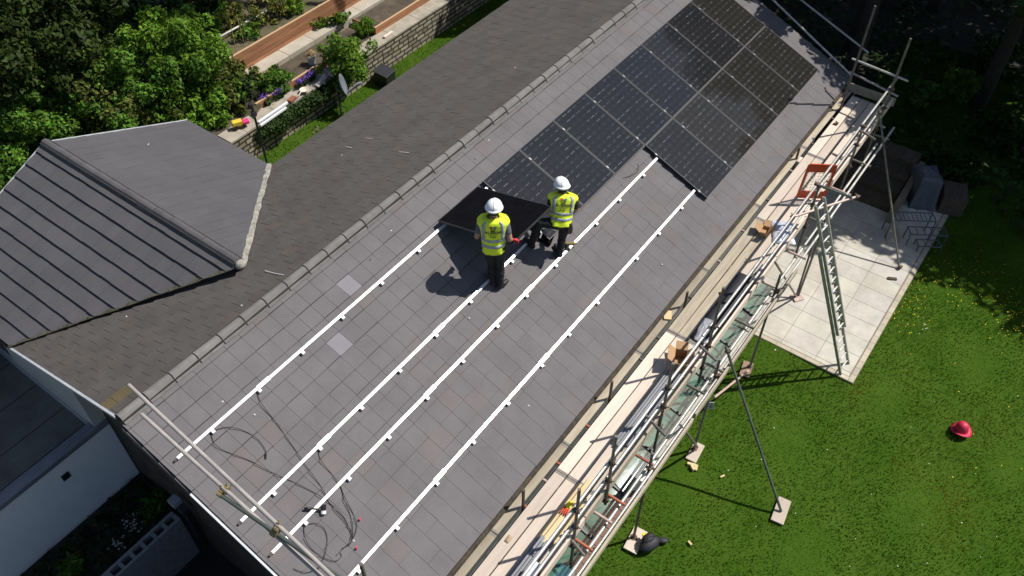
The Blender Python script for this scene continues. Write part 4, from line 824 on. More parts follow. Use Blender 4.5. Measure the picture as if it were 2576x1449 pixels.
# mallet
def mallet():
    h0, h1 = at_roof(765, 1279, HT+.05), at_roof(808, 1281, HT+.075); t = thing('mallet', 'black and white headed mallet lying across the third rail', 'mallet', h1); d = nz(h1-h0); s_ = nz(np.cross(d, NF))
    mb = MB(); mb.tube([h0-h1, -d*.12], .016, 10); mb.tube([-d*.12, d*.02], .011, 8, col=None); mb.build('handle', BLACK, smooth=True).parent = t
    up_ = nz(NF*.35+V3(UP[0], UP[1], 0)*.6+RH*-.1); c = d*.03
    mb = MB(); mb.tube([c-up_*.01, c+up_*.06], .034, 12); mb.build('head', BLACK, smooth='auto').parent = t; mb = MB(); mb.tube([c-up_*.055, c-up_*.012], .036, 12); mb.build('white_face', WHITEP, smooth='auto').parent = t
    mb = MB(); mb.tube([c-d*.06, c-d*.025], .013, 8); mb.build('collar', RUST).parent = t
mallet()
# loose cables on the tiles
def cable(pts, lab, r=.0042, plug=True):
    P = [at_roof(*p, HT+.028+(.012 if i % 3 == 1 else 0)) for i, p in enumerate(pts)]; Q = []
    for i in range(len(P)-1):
        p0, p1, p2, p3 = P[max(i-1, 0)], P[i], P[i+1], P[min(i+2, len(P)-1)]
        for k in range(8): t_ = k/8; Q.append(.5*((2*p1)+(p2-p0)*t_+(2*p0-5*p1+4*p2-p3)*t_**2+(3*p1-p0-3*p2+p3)*t_**3))
    Q.append(P[-1]); t = thing('cable', lab, 'cable', P[0]); mb = MB(); mb.tube(Q, r, 6); mb.build('lead', CABLE, t, smooth=True)
    if plug: mb = MB(); d = nz(Q[-1]-Q[-4]); mb.tube([Q[-1]-d*.02, Q[-1]+d*.05], .011, 8); mb.build('plug', BLACK, t)
G2 = lambda pts: [((u/2.337)*.81006, (1169+v/2.337)*.81006) for u, v in pts]
cable(G2([(1545, 395), (1650, 368), (1760, 390), (1870, 455), (1925, 530), (1930, 570)]), 'thin black cable curving to a plug below the first rail')
cable(G2([(1530, 415), (1560, 490), (1640, 545), (1800, 605), (1960, 690), (2060, 735), (2200, 800), (2340, 880), (2480, 1000), (2545, 1130), (2540, 1190)]), 'long thin black cable snaking from the first rail down past the second', plug=False)
cable(G2([(1865, 120), (1900, 200), (2000, 330), (2120, 500), (2230, 660), (2330, 800), (2400, 930), (2500, 1050), (2560, 1150), (2530, 1230)]), 'black cable running down from the first rail between the second and third', plug=False)
cable(G2([(2310, 545), (2330, 610), (2400, 700), (2470, 800), (2500, 900), (2540, 1000), (2560, 1100), (2550, 1200), (2480, 1250)]), 'black cable hanging in a tangle below the second rail', plug=False)
cable(G2([(2475, 800), (2500, 870), (2560, 990), (2590, 1080), (2560, 1180), (2500, 1240), (2440, 1300)]), 'black cable lying beside the third rail in the tangle', plug=False)
cable(G2([(2220, 1075), (2290, 1065), (2350, 1100), (2375, 1180), (2360, 1290), (2330, 1350)]), 'black cable looping out from the third rail below the mallet', plug=False)
cable(G2([(2205, 1090), (2215, 1170), (2260, 1250), (2340, 1310), (2430, 1340), (2475, 1310), (2470, 1280)]), 'black cable coiled lower on the tiles below the mallet', plug=False)
cable([(1568, 448), (1590, 440), (1606, 428), (1604, 412)], 'thin cable hanging from under the upper panels above the third rail', r=.004, plug=False)
cable(G2([(2130, 1395), (2180, 1415), (2240, 1420), (2290, 1400)]), 'short black cable end near the edge of the roof', plug=True)
for (u, v), l_ in (((905, 1308), 'small red cap on the tiles between the third and fourth rails'), ((897, 1380), 'small red cap lying lower on the tiles by the cables')):
    p = at_roof(u, v, HT+.024); mb = MB(); mb.lathe((0, 0, 0), [(.014, 0), (.016, .012), (.008, .03)], 10); mb.boxa((.02, .01, .008), V3(.018, 0, 0), V3(0, .006, 0), V3(0, 0, .006)); tag(mb.build('red_cable_cap', mat('pink_red', (.60, .08, .10), rough=.5), loc=p), l_, 'cap')
# ================================================================ GROUND
GRASS = mat('lawn_soil_and_grass', (.034, .080, .006), (.058, .104, .012), scale=1.1, rough=.95, bump=.2, bscale=40, contrast=(.3, .7), detail=9, spec=.05)
FLOOR = mat('woodland_floor', (.014, .015, .009), (.030, .027, .017), scale=.8, rough=.97, bump=.8, bscale=12, detail=9)
PIT = mat('dark_tarmac', (.016, .015, .015), (.026, .024, .023), scale=2, rough=.95, bump=.4, bscale=50)
mb = MB(); zg = -3.47
for x0, x1, y0, y1, z in ((-300, 300, -300, -1.75, zg), (-9.0, 300, -1.75, 300, zg-.0), (-300, -9.0, -1.75, 13, -6.62), (-300, -9.0, 13, 300, zg)): mb.add([(x0, y0, z), (x1, y0, z), (x1, y1, z), (x0, y1, z)], [(0, 1, 2, 3)], mi=1 if z < -6 else 0)
mb.add([(-300, -1.75, zg), (-9, -1.75, zg), (-9, -1.75, -6.62), (-300, -1.75, -6.62)], [(0, 1, 2, 3)]); mb.add([(-9, -1.75, zg), (-9, 13, zg), (-9, 13, -6.62), (-9, -1.75, -6.62)], [(0, 1, 2, 3)]); mb.add([(-300, 13, zg), (-9, 13, zg), (-9, 13, -6.62), (-300, 13, -6.62)], [(3, 2, 1, 0)])
tag(mb.build('ground', [FLOOR, PIT]), kind='structure')
mb = MB(); n = 60; X0, X1, Y0, Y1 = -12.5, 13.0, -15.0, -1.75
mb.add([(X0+(X1-X0)*i/n, Y0+(Y1-Y0)*j/n, ZG-.025+.02*math.sin(i*.7)*math.cos(j*.6)) for i in range(n+1) for j in range(n+1)], [(i*(n+1)+j, (i+1)*(n+1)+j, (i+1)*(n+1)+j+1, i*(n+1)+j+1) for i in range(n) for j in range(n)])
tag(mb.build('lawn', GRASS, smooth=True), kind='structure')
mb = MB(); mb.box(-4.2, 22, 5.9, 9.0, -3.4, -3.0); tag(mb.build('back_lawn', GRASS), kind='structure')
# patio of pale slabs with real joints
PAV = mat('patio_slab', (.55, .52, .46), (.43, .405, .355), scale=2.4, rough=.85, bump=.2, bscale=40, attr=True); JOINT = mat('sandy_joint', (.26, .24, .19), (.18, .16, .12), scale=8, rough=.95)
mb = MB(); PXA, PXB, PYA, PYB = .06, 7.2, -5.0, -1.8; sl, sw = .4815, .712
mb2 = MB(); mb2.box(PXA-.11, PXB, PYA-.11, PYB, ZG-.05, ZG+.002)
x = 2.092-5*sl+.48
xs = [2.092+sl*k for k in range(-5, 11)]; ys = [-4.268+sw*k for k in range(-2, 5)]
for a, b in zip(xs[:-1], xs[1:]):
    for c, d in zip(ys[:-1], ys[1:]):
        a_, b_, c_, d_ = max(a, PXA), min(b, PXB), max(c, PYA), min(d, PYB)
        if b_-a_ < .03 or d_-c_ < .03: continue
        v = 1+random.gauss(0, .03); mb.box(a_+.004, b_-.004, c_+.004, d_-.004, ZG-.02, ZG+.012+random.uniform(-.0015, .0015), (v, v*random.uniform(.98, 1.01), v*random.uniform(.95, 1.01)))
k = 0; y = PYA
while y < PYB: v = 1+random.gauss(0, .06); mb.box(PXA-.10, PXA-.006, y+.003, min(y+.30, PYB)-.003, ZG-.03, ZG+.010, (v*.92, v*.86, v*.74)); y += .30
x = PXA-.1
while x < PXB: v = 1+random.gauss(0, .06); mb.box(x+.003, x+.20-.003, PYA-.10, PYA-.006, ZG-.03, ZG+.010, (v*.92, v*.86, v*.74)); x += .20
o = mb.build('patio', PAV); tag(o, kind='structure'); mb2.build('joint_bed', JOINT, o)
# ---------------------------------------------------------------- leaf machinery
LEAFM = {}
def leafmat(name, col, trans=.28, rough=.6): return mat(name, col, rough=rough, attr=True, trans=trans, spec=.15, rnd=.12)
def leaf_arrays(blobs, n, size, g, shell=.4, flat=.35, asp=.5, colvar=.22, tint=None):
    w = np.array([np.prod(b[1])**(2/3) for b in blobs]); w /= w.sum(); idx = g.choice(len(blobs), n, p=w)
    C = np.array([b[0] for b in blobs])[idx]; Rr = np.array([b[1] for b in blobs])[idx]
    d = g.normal(size=(n, 3)); d /= np.linalg.norm(d, axis=1)[:, None]; rad = shell+(1.08-shell)*g.random(n)**.6
    P = C+d*Rr*rad[:, None]
    nn = d*.8+g.normal(size=(n, 3))*.55+np.array([0, 0, flat]); nn /= np.linalg.norm(nn, axis=1)[:, None]
    t = np.cross(nn, g.normal(size=(n, 3))); t /= np.linalg.norm(t, axis=1)[:, None]; b = np.cross(nn, t)
    s = size*g.uniform(.4, 1.55, n); L = t*s[:, None]*.5; Wd = b*s[:, None]*.5*asp; bend = nn*s[:, None]*.12
    V = np.stack([P-L, P+Wd+bend, P+L, P-Wd+bend], 1)
    v = np.exp(g.normal(0, colvar, n)); col = np.stack([v*np.exp(g.normal(0, .12, n)), v, v*np.exp(g.normal(0, .1, n)), np.ones(n)], 1)
    br = np.array([g.uniform(.8, 1.2) for _ in blobs])[idx]; col[:, :3] *= br[:, None]
    if tint is not None: k = g.random(n) < tint[1]; col[k, :3] *= np.array(tint[0])
    return V, col
def quad_mesh(name, V, col, m, parent=None, loc=None):
    n, k = V.shape[0], V.shape[1]; off = wloc(parent) if parent is not None else (np.array(loc) if loc is not None else 0)
    me = bpy.data.meshes.new(name); me.vertices.add(n*k); me.vertices.foreach_set('co', (V.reshape(-1, 3)-off).ravel()); me.loops.add(n*k); me.loops.foreach_set('vertex_index', np.arange(n*k)); me.polygons.add(n); me.polygons.foreach_set('loop_start', np.arange(n)*k)
    me.update(calc_edges=True); ca = me.color_attributes.new('Col', 'FLOAT_COLOR', 'CORNER'); ca.data.foreach_set('color', np.repeat(col, k, 0).ravel()); me.materials.append(m); me.validate()
    o = bpy.data.objects.new(name, me); SC.collection.objects.link(o)
    if parent is not None: o.parent = parent
    elif loc is not None: o.location = tuple(loc)
    return o
BARK = mat('bark', (.055, .042, .03), (.03, .024, .018), scale=6, rough=.95, bump=.8, stretch=(4, 4, .8))
def shrub(name, label, cat, c, r, n, size, m, g=None, base=None, lobes=9, group=None, seed=0, stemmed=True, **kw):
    g = np.random.default_rng(seed+100); c, r = np.array(c, float), np.array(r if hasattr(r, '__len__') else (r, r, r), float)
    zb = base if base is not None else c[2]-r[2]; t = thing(name, label, cat, (c[0], c[1], zb), group)
    bl = [(c-V3(0, 0, .1*r[2]), r*.62)]
    for k in range(lobes*2): d = nz(g.normal(size=3)+V3(0, 0, .3)); bl.append((c+d*r*g.uniform(.45, 1.18), r*g.uniform(.13, .40)*g.uniform(.8, 1.2, 3)))
    V, col = leaf_arrays(bl, n, size, g, **kw); quad_mesh('foliage', V, col, m, t)
    if stemmed:
        mb = MB()
        for k in range(5): e = c+g.normal(size=3)*r*.45; mb.tube([V3(c[0]+g.normal()*.06, c[1]+g.normal()*.06, zb-.1), (V3(c[0], c[1], zb)+e)/2+g.normal(size=3)*.05, e], .02, 6, rr=[.03*r[2]+.008, .018*r[2]+.006, .006])
        mb.build('stems', BARK, t)
    return t
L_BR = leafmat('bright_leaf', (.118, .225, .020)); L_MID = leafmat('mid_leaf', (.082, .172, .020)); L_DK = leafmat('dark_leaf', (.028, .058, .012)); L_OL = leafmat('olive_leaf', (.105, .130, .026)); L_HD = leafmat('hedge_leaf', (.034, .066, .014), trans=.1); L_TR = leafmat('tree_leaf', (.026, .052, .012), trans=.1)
# ================================================================ BACK GARDEN
STONE = bpy.data.materials.new('rubble_stone'); STONE.use_nodes = True
def brickmat(m, c1, c2, mort, sx, sy, mw, axis):
    nt = m.node_tree; N, L = nt.nodes, nt.links; p = N['Principled BSDF']; tc = N.new('ShaderNodeTexCoord'); sp_ = N.new('ShaderNodeSeparateXYZ'); L.new(tc.outputs['Object'], sp_.inputs[0]); cb = N.new('ShaderNodeCombineXYZ'); L.new(sp_.outputs[axis[0]], cb.inputs[0]); L.new(sp_.outputs[axis[1]], cb.inputs[1])
    ns = N.new('ShaderNodeTexNoise'); ns.inputs['Scale'].default_value = 3; L.new(cb.outputs[0], ns.inputs['Vector']); ad = N.new('ShaderNodeVectorMath'); ad.operation = 'MULTIPLY_ADD'; ad.inputs[1].default_value = (.06, .06, 0); L.new(ns.outputs['Color'], ad.inputs[0]); L.new(cb.outputs[0], ad.inputs[2])
    b = N.new('ShaderNodeTexBrick'); b.inputs['Scale'].default_value = 1; b.inputs['Brick Width'].default_value = sx; b.inputs['Row Height'].default_value = sy; b.inputs['Mortar Size'].default_value = mw; b.inputs['Color1'].default_value = (*c1, 1); b.inputs['Color2'].default_value = (*c2, 1); b.inputs['Mortar'].default_value = (*mort, 1); b.squash = .6; b.squash_frequency = 3; b.offset = .42
    L.new(ad.outputs[0], b.inputs['Vector']); L.new(b.outputs['Color'], p.inputs['Base Color']); p.inputs['Roughness'].default_value = .9
    bp = N.new('ShaderNodeBump'); bp.inputs['Distance'].default_value = .03; bp.inputs['Strength'].default_value = .9; iv = N.new('ShaderNodeMath'); iv.operation = 'SUBTRACT'; iv.inputs[0].default_value = 1; L.new(b.outputs['Fac'], iv.inputs[1]); L.new(iv.outputs[0], bp.inputs['Height']); L.new(bp.outputs[0], p.inputs['Normal'])
brickmat(STONE, (.42, .36, .26), (.20, .17, .125), (.035, .03, .024), .34, .13, .022, (0, 2))
COPE = mat('stone_coping', (.40, .36, .29), (.28, .25, .19), scale=4, rough=.9, bump=.3)
sw_ = thing('stone_wall', 'coursed rubble stone retaining wall behind the strip of back lawn', 'wall', (1, 9.1, -3.0))
mb = MB(); mb.box(-2.95, 16, 8.98, 9.15, -3.2, -2.22); mb.build('masonry', STONE, sw_)
mb = MB(); x = -2.98
while x < 16: l = random.uniform(.45, .7); mb.box(x+.004, x+l-.004, 8.95, 9.42, -2.22, -2.17+random.uniform(-.006, .006)); x += l
mb.build('coping', COPE, sw_)
TIMB = mat('orange_timber', (.42, .20, .095), (.29, .13, .06), scale=2.5, rough=.8, bump=.3, stretch=(.7, 6, 9), rnd=.3)
mb = MB(); mb.box(-3.0, 16, 9.15, 11.0, -3.3, -2.20); tag(mb.build('terrace_soil', SOIL), kind='structure')
def plankwall(nm, lab, x0, x1, y, z0, z1, rows, posts=True, endwall=None):
    t = thing(nm, lab, 'raised bed', ((x0+x1)/2, y, z0)); h = (z1-z0)/rows
    for k in range(rows):
        mb = MB(); mb.box(x0, x1, y-.022+random.uniform(-.004, .004), y+.022, z0+k*h+.007, z0+(k+1)*h-.007); mb.build('board', TIMB, t)
        if endwall: mb = MB(); mb.box(x0-.004, x0+.04, y+.024, endwall, z0+k*h+.004, z0+(k+1)*h-.004); mb.build('board', TIMB, t)
    if posts:
        x = x0+.3
        while x < x1: mb = MB(); mb.box(x, x+.06, y+.024, y+.09, z0, z1-.01); mb.build('post', TIMB, t); x += 1.4
    mb = MB(); mb.box(x0-.005, x1, y-.024, y+.03, z1-.003, z1+.012); mb.build('top_edge', mat('pale_timber_edge', (.50, .33, .18), rough=.8), t)
    return t
plankwall('raised_bed', 'low orange timber edging of the planted bed above the stone wall', -1.75, .75, 9.42, -2.18, -2.0, 2)
plankwall('raised_bed', 'orange timber raised bed full of bare soil beside the round green shrub', 2.45, 7.5, 9.42, -2.18, -1.98, 2, endwall=10.25)
plankwall('raised_bed', 'tall orange timber retaining boards along the concrete garden path', -1.25, 8.0, 10.74, -2.02, -1.50, 4)
mb = MB(); mb.box(-1.7, 1.9, 9.45, 10.28, -2.3, -2.10); tag(mb.build('bed_soil', SOIL), kind='structure'); mb = MB(); mb.box(2.5, 7.5, 9.45, 10.25, -2.3, -2.04); tag(mb.build('bed_soil', SOIL), kind='structure')
PATH = mat('path_concrete', (.46, .42, .34), (.36, .32, .25), scale=2, rough=.9, bump=.3)
mb = MB(); x = -1.6
while x < 8: mb.box(x+.006, x+.9-.006, 10.30, 10.716, -2.3, -1.99+random.uniform(-.004, .004)); x += .9
tag(mb.build('garden_path', PATH), kind='structure')
mb = MB(); nx, ny = 70, 50; g_ = np.random.default_rng(3); H_ = {}
def hillz(x, y):
    if x > -1.71: return -1.56+max(0, y-11.0)*.14
    return -2.55+max(0, y-9.0)*.16+(max(0, min(1, (x+2.6)/1.3)))*.8
xs = np.linspace(-26, 34, nx); ys = np.concatenate([np.linspace(8.85, 16, 30), np.linspace(16.5, 60, 20)])
for xa_, xb_, y0_, nx_ in ((-26, -1.72, 9.2, 50), (-1.70, 34, 10.78, 60)):
    xs = np.linspace(xa_, xb_, nx_); ys = np.concatenate([np.linspace(y0_, 16, 30), np.linspace(16.5, 60, 20)])
    mb.add([(x, y, hillz(x, y)+g_.normal(0, .03)) for x in xs for y in ys], [(i*50+j, (i+1)*50+j, (i+1)*50+j+1, i*50+j+1) for i in range(nx_-1) for j in range(49)])
mb.add([(-1.71, 10.78, -1.5), (-1.71, 14, -1.1), (-1.71, 14, -3), (-1.71, 10.78, -3)], [(0, 1, 2, 3)]); mb.add([(-1.7, 10.79, -1.5), (8, 10.79, -1.5), (8, 10.79, -2.2), (-1.7, 10.79, -2.2)], [(3, 2, 1, 0)])
tag(mb.build('hillside', mat('dry_slope', (.13, .10, .06), (.055, .06, .025), scale=1.6, rough=.95, bump=.8, bscale=14, detail=8), smooth=True), kind='structure')
mb = MB(); mb.box(-9.3, -2.96, 8.7, 9.2, -3.4, -2.56); tag(mb.build('bank', SOIL), kind='structure')
# white pipe hand rail along the upper terrace
wp = thing('white_rail', 'long white pipe held on short stakes along the upper terrace', 'rail', (0, 11.4, -1.5)); A_, B_ = at_y(533, 107, 11.4), at_y(725, 0, 11.4); A_[2] = B_[2] = -1.31
mb = MB(); mb.tube([A_, (A_+B_)/2+V3(0, .02, -.015), B_+nz(B_-A_)*1.2], .028, 8); mb.build('pipe', mat('cream_pipe', (.74, .70, .60), rough=.5), wp, smooth=True)
for k in range(5): p = A_+(B_-A_)*(.05+.3*k); mb = MB(); mb.tube([p+V3(0, 0, -.28), p+V3(0, 0, -.02)], .012, 6); mb.build('stake', BARK, wp)
# bean canes on the terrace
for k, (u, v) in enumerate(((575, 150), (595, 130), (562, 160), (615, 110))):
    p = at_z(u, v, -1.5); mb = MB(); mb.tube([(0, 0, -.1), (random.uniform(-.15, .05), random.uniform(-.1, .1), .75)], .007, 5); tag(mb.build('garden_cane', mat('cane', (.42, .32, .18), rough=.8), loc=p), 'thin bamboo cane leaning on the weedy upper terrace', 'cane', 'bamboo canes')
# shrubs: (u, v, z of centre, radius, kind, label)
Z_ = at_z
bush = [(462, 128, -.85, (.72, .72, .75), L_BR, 'tall bright green bush at the top of the bank, beside the orange boards'),
        (385, 150, -.85, (.75, .7, .75), L_BR, 'bright green bush behind the feathery one, second from the top'),
        (318, 175, -.95, (.7, .7, .75), L_MID, 'mid green bush in front of the dark understorey'),
        (430, 215, -1.25, (.75, .7, .75), L_MID, 'dense mid green bush in the middle of the bank'),
        (510, 175, -1.35, (.55, .5, .6), L_BR, 'small bright bush below the garden canes'),
        (255, 235, -1.15, (.75, .75, .75), L_OL, 'feathery olive green bush in the middle of the bank'),
        (350, 275, -1.55, (.7, .65, .7), L_MID, 'green bush above the ridge end of the side wing'),
        (180, 205, -1.0, (.7, .7, .8), L_BR, 'bright bush at the foot of the dark leafed tree'),
        (200, 305, -1.7, (.7, .65, .7), L_MID, 'leafy bush right behind the far verge of the wing'),
        (110, 290, -1.4, (.8, .75, .8), L_MID, 'broad green bush left of the feathery one'),
        (40, 300, -1.3, (.85, .8, .85), L_MID, 'large green bush at the left edge of the garden'),
        (25, 390, -1.9, (.85, .8, .8), L_MID, 'low leafy bush beside the left verge of the wing'),
        (110, 345, -2.0, (.6, .5, .6), L_DK, 'shaded bush below the broad one, at the ridge end'),
        (480, 285, -1.95, (.65, .5, .6), L_BR, 'light green bush beyond the eave corner of the wing'),
        (545, 300, -2.15, (.5, .42, .5), L_BR, 'small light bush next to the yellow toy'),
        (420, 300, -1.95, (.6, .5, .6), L_OL, 'yellowish bush between two greener ones behind the wing'),
        (600, 215, -1.95, (.5, .42, .42), L_OL, 'straggly olive bush at the left end of the path'),
        (632, 238, -2.0, (.42, .36, .36), L_DK, 'dark straggly bush behind the wire plant support'),
        (600, 262, -2.05, (.40, .34, .34), L_OL, 'olive bush between the path end and the lamp post'),
        (572, 245, -1.95, (.45, .38, .40), L_BR, 'small bright bush at the edge of the bank near the lamp post'),
        (15, 450, -2.3, (.7, .6, .6), L_DK, 'dark bush under the left verge of the wing')]
for k, (u, v, zc, r, m, lab) in enumerate(bush):
    r = tuple(x*1.12 for x in r); n_ = int(4600*r[0]*r[1]/.5); shrub('garden_bush', lab, 'bush', Z_(u, v, zc), r, n_, .098, m, base=hillz(*Z_(u, v, zc)[:2])-.1, seed=k, lobes=13, colvar=.28, group='bushes on the garden bank')
shrub('round_shrub', 'round bright green shrub between the two orange beds', 'shrub', Z_(868, 150, -1.75), (.68, .62, .62), 5200, .085, L_BR, base=-2.2, seed=41, lobes=14)
shrub('strawberry_plant', 'low dense dark green plant spreading in the lower bed', 'plant', Z_(688, 205, -1.98), (.48, .36, .2), 2200, .075, L_MID, base=-2.1, seed=42)
shrub('grass_clump', 'spiky grass clump at the corner of the soil filled bed', 'plant', Z_(918, 68, -1.95), (.28, .24, .22), 900, .16, L_BR, base=-2.05, seed=43, asp=.12, flat=.0)
for k, (u, v, zc, r, m, lab) in enumerate(((590, 60, -1.35, .38, L_OL, 'weedy olive plant under the white pipe'), (560, 40, -1.35, .35, L_MID, 'small green weed on the dry upper slope'), (655, 45, -1.35, .38, L_OL, 'straw coloured weed above the orange boards'), (700, 20, -1.3, .38, L_OL, 'weed clump by the upper end of the white pipe'), (545, 75, -1.4, .32, L_MID, 'green weed at the lower end of the white pipe'), (625, 85, -1.42, .32, L_MID, 'leafy weed behind the top edge of the boards'), (745, 15, -1.35, .35, L_BR, 'bright weed hanging over the boards'), (590, 25, -1.2, .35, L_OL, 'tangled weed on the upper slope'), (855, 45, -1.85, .3, L_MID, 'climbing plant against the orange boards'), (800, 60, -1.9, .24, L_MID, 'small climber on the path side of the boards'), (690, 175, -1.95, .16, L_MID, 'small weed at the edge of the concrete path'), (640, 200, -1.95, .2, L_OL, 'ragged weed at the left end of the boards'), (665, 205, -1.95, .15, L_BR, 'tiny bright weed on the path'))):
    shrub('garden_weed', lab, 'plant', Z_(u, v, zc), (r, r*.85, r*.7), int(1500*r), .10, m, base=zc-r*.6, seed=60+k, lobes=7, asp=.35, colvar=.35, tint=((1.8, 1.2, .8), .25), group='weeds on the terraces')
L_ST = leafmat('straw_stalk', (.26, .19, .09), trans=.1)
g = np.random.default_rng(91)
for k in range(14):
    x_, y_ = g.uniform(-.6, 4.6), g.uniform(11.0, 13.2); shrub('dry_weed', 'straggly weed among the dry stalks on the upper terrace', 'plant', V3(x_, y_, hillz(x_, y_)+.16), (.34, .28, .22), 420, .12, (L_ST, L_OL, L_MID)[k % 3], base=hillz(x_, y_)-.05, seed=700+k, lobes=5, asp=.22, colvar=.4, tint=((.6, 1.0, .6), .3), group='dry weeds on the upper terrace')
# trailing hedge on the stone wall, rose plants with purple flowers
V, c_ = leaf_arrays([(V3(x, 8.93+.05*math.sin(x*5), -2.40+.05*math.sin(x*9)), V3(.18, .17, .21)) for x in np.arange(-2.15, .42, .13)], 9000, .06, np.random.default_rng(8), colvar=.3)
hd_ = thing('trailing_hedge', 'dark green trailing plant hanging over the edge of the stone wall', 'hedge', (-.9, 9.0, -2.4)); quad_mesh('foliage', V, c_, L_HD, hd_)
for k, (u, v) in enumerate(((780, 192), (757, 208), (700, 236), (665, 248))):
    p = Z_(u, v, -2.05); t = thing('lavender', ('purple flowering plant beside the white planks', 'purple flowers at the orange edging, above the white bowl', 'small purple flowers in the middle of the low edging', 'faint purple flowers at the left end of the edging')[k], 'flower', (p[0], p[1], -2.2), 'purple flowers')
    g = np.random.default_rng(200+k); V, c_ = leaf_arrays([(V3(p[0], p[1], -2.08), V3(.20, .10, .08))], 260, .07, g, asp=.3); quad_mesh('foliage', V, c_, L_HD, t); V, c_ = leaf_arrays([(V3(p[0], p[1], -1.98), V3(.19, .09, .06))], 130, .045, g); quad_mesh('petals', V, c_, leafmat('purple_petal', (.16, .09, .42)), t)
# things lying on the wall and in the beds
def planks_at(nm, lab, u0, v0, u1, v1, z, w, h, m, cat='plank', grp=None):
    a, b = Z_(u0, v0, z), Z_(u1, v1, z); mb = MB(); mb.bar(a-a, b-a, w, h); o = mb.build(nm, m, loc=a, bevel=.004); return tag(o, lab, cat, grp)
PVC = mat('white_pvc', (.78, .79, .80), rough=.35)
planks_at('white_board', 'white plastic board lying along the coping, inner one', 650, 308, 723, 258, -2.13, .06, .05, PVC, 'board')
planks_at('white_board', 'white plastic board lying along the coping, outer one', 655, 316, 720, 271, -2.13, .05, .05, PVC, 'board')
planks_at('white_plank', 'white plank beside the purple flowers, upper one', 795, 216, 818, 188, -2.13, .08, .03, mat('off_white', (.70, .67, .58), rough=.7)); planks_at('white_plank', 'pale plank beside the purple flowers, lower one', 800, 219, 826, 189, -2.13, .05, .03, WOOD)
planks_at('timber_offcut', 'pale timber offcut lying on the coping in front of the soil bed', 960+6, 94, 987, 80, -2.14, .07, .05, WOOD)
p = Z_(672, 229+1, -2.1); b0 = Z_(766, 229, -2.12); bw = thing('spade', 'pale oval bowl with a short handle on the coping', 'bowl', b0); mb = MB(); mb.lathe((0, 0, 0), [(.03, 0), (.09, .02), (.115, .05), (.10, .045), (.06, .02)], 16); mb.build('bowl', mat('cream_bowl', (.70, .60, .47), rough=.6)).parent = bw; mb = MB(); mb.tube([(-.1, .0, .04), (-.26, -.06, .03)], .012, 6); mb.build('handle', WOOD).parent = bw
bw.name = 'wooden_bowl'
p = Z_(735, 252, -2.14); mb = MB(); mb.boxa((0, 0, .03), V3(.11, .02, 0), V3(-.01, .06, 0), V3(0, 0, .03)); tag(mb.build('red_brick', mat('brick_red', (.30, .10, .06), (.22, .08, .05), scale=12, rough=.9), loc=p, bevel=.006), 'flat red brick lying on the coping between the white board and the bowl', 'brick')
p = Z_(785, 160, -2.09); bk = thing('bucket', 'white bucket holding dried grass on the bare bed', 'bucket', p); mb = MB(); mb.lathe((0, 0, 0), [(.085, 0), (.115, .22), (.122, .225), (.122, .235), (.108, .23), (.085, .19)], 18, cap=True); mb.build('pail', mat('pail_white', (.62, .64, .66), rough=.5), smooth='auto').parent = bk
V, c_ = leaf_arrays([(V3(p[0], p[1], p[2]+.27), V3(.12, .12, .08))], 120, .14, np.random.default_rng(3), asp=.12); quad_mesh('dried_stems', V, c_, leafmat('straw', (.36, .26, .12)), bk)
mb = MB(); mb.tube([V3(.12*math.cos(a), .03, .22+.0-.10*math.sin(a)*-1) for a in np.linspace(0, math.pi, 9)], .005, 5); mb.build('handle', GALV).parent = bk
# toy dumper
p = Z_(607, 318, -2.14); ty = thing('toy_truck', 'yellow and pink toy truck at the end of the stone wall', 'toy', p); TY = mat('toy_yellow', (.75, .52, .05), rough=.4); dx = nz(V3(.9, -.45, 0)); dy = np.cross((0, 0, 1), dx)
mb = MB(); mb.boxa(dx*-.07+V3(0, 0, .13), dx*.11, dy*.07, V3(0, 0, .05)); mb.boxa(dx*-.02+V3(0, 0, .06), dx*.17, dy*.05, V3(0, 0, .02)); mb.build('body', TY, bevel=.01).parent = ty
mb = MB(); mb.boxa(dx*.13+V3(0, 0, .10), dx*.07, dy*.075, V3(0, 0, .035)); mb.build('scoop', mat('toy_pink', (.72, .05, .20), rough=.4), bevel=.01).parent = ty
for sx_ in (-.12, .06):
    for s_ in (-1, 1): mb = MB(); c = dx*sx_+dy*.07*s_+V3(0, 0, .045); mb.tube([c-dy*.02, c+dy*.02], .045, 12); mb.build('wheel', BLACK).parent = ty
# garden wire obelisk
p = Z_(642, 262, -2.15); wo = thing('wire_obelisk', 'small rusty wire plant support at the left end of the low bed', 'plant support', p); mb = MB()
for k in range(8): a = k*math.pi/4; mb.tube([(0, 0, .42), (.12*math.cos(a), .12*math.sin(a), .3), (.17*math.cos(a), .17*math.sin(a), .12), (.1*math.cos(a), .1*math.sin(a), 0)], .005, 5)
mb.build('wires', RUST).parent = wo
# black bin on the back lawn
p = Z_(968, 196, -2.85); bn = thing('garden_box', 'black plastic box with a sloping lid on the back lawn', 'box', (p[0], p[1], -3.0)); ang = .15; ax, ay = V3(math.cos(ang), math.sin(ang), 0), V3(-math.sin(ang), math.cos(ang), 0)
mb = MB(); mb.prism([-ax*.20-ay*.2, ax*.20-ay*.2, ax*.20+ay*.2, -ax*.20+ay*.2], (0, 0, .34)); mb.build('bin', mat('bin_black', (.018, .018, .018), rough=.4), bevel=.01).parent = bn
mb = MB(); mb.boxa(V3(0, 0, .37), ax*.215, ay*.215+V3(0, 0, .04), V3(0, 0, .014)); mb.build('lid', mat('bin_lid', (.03, .03, .032), rough=.35), bevel=.006).parent = bn
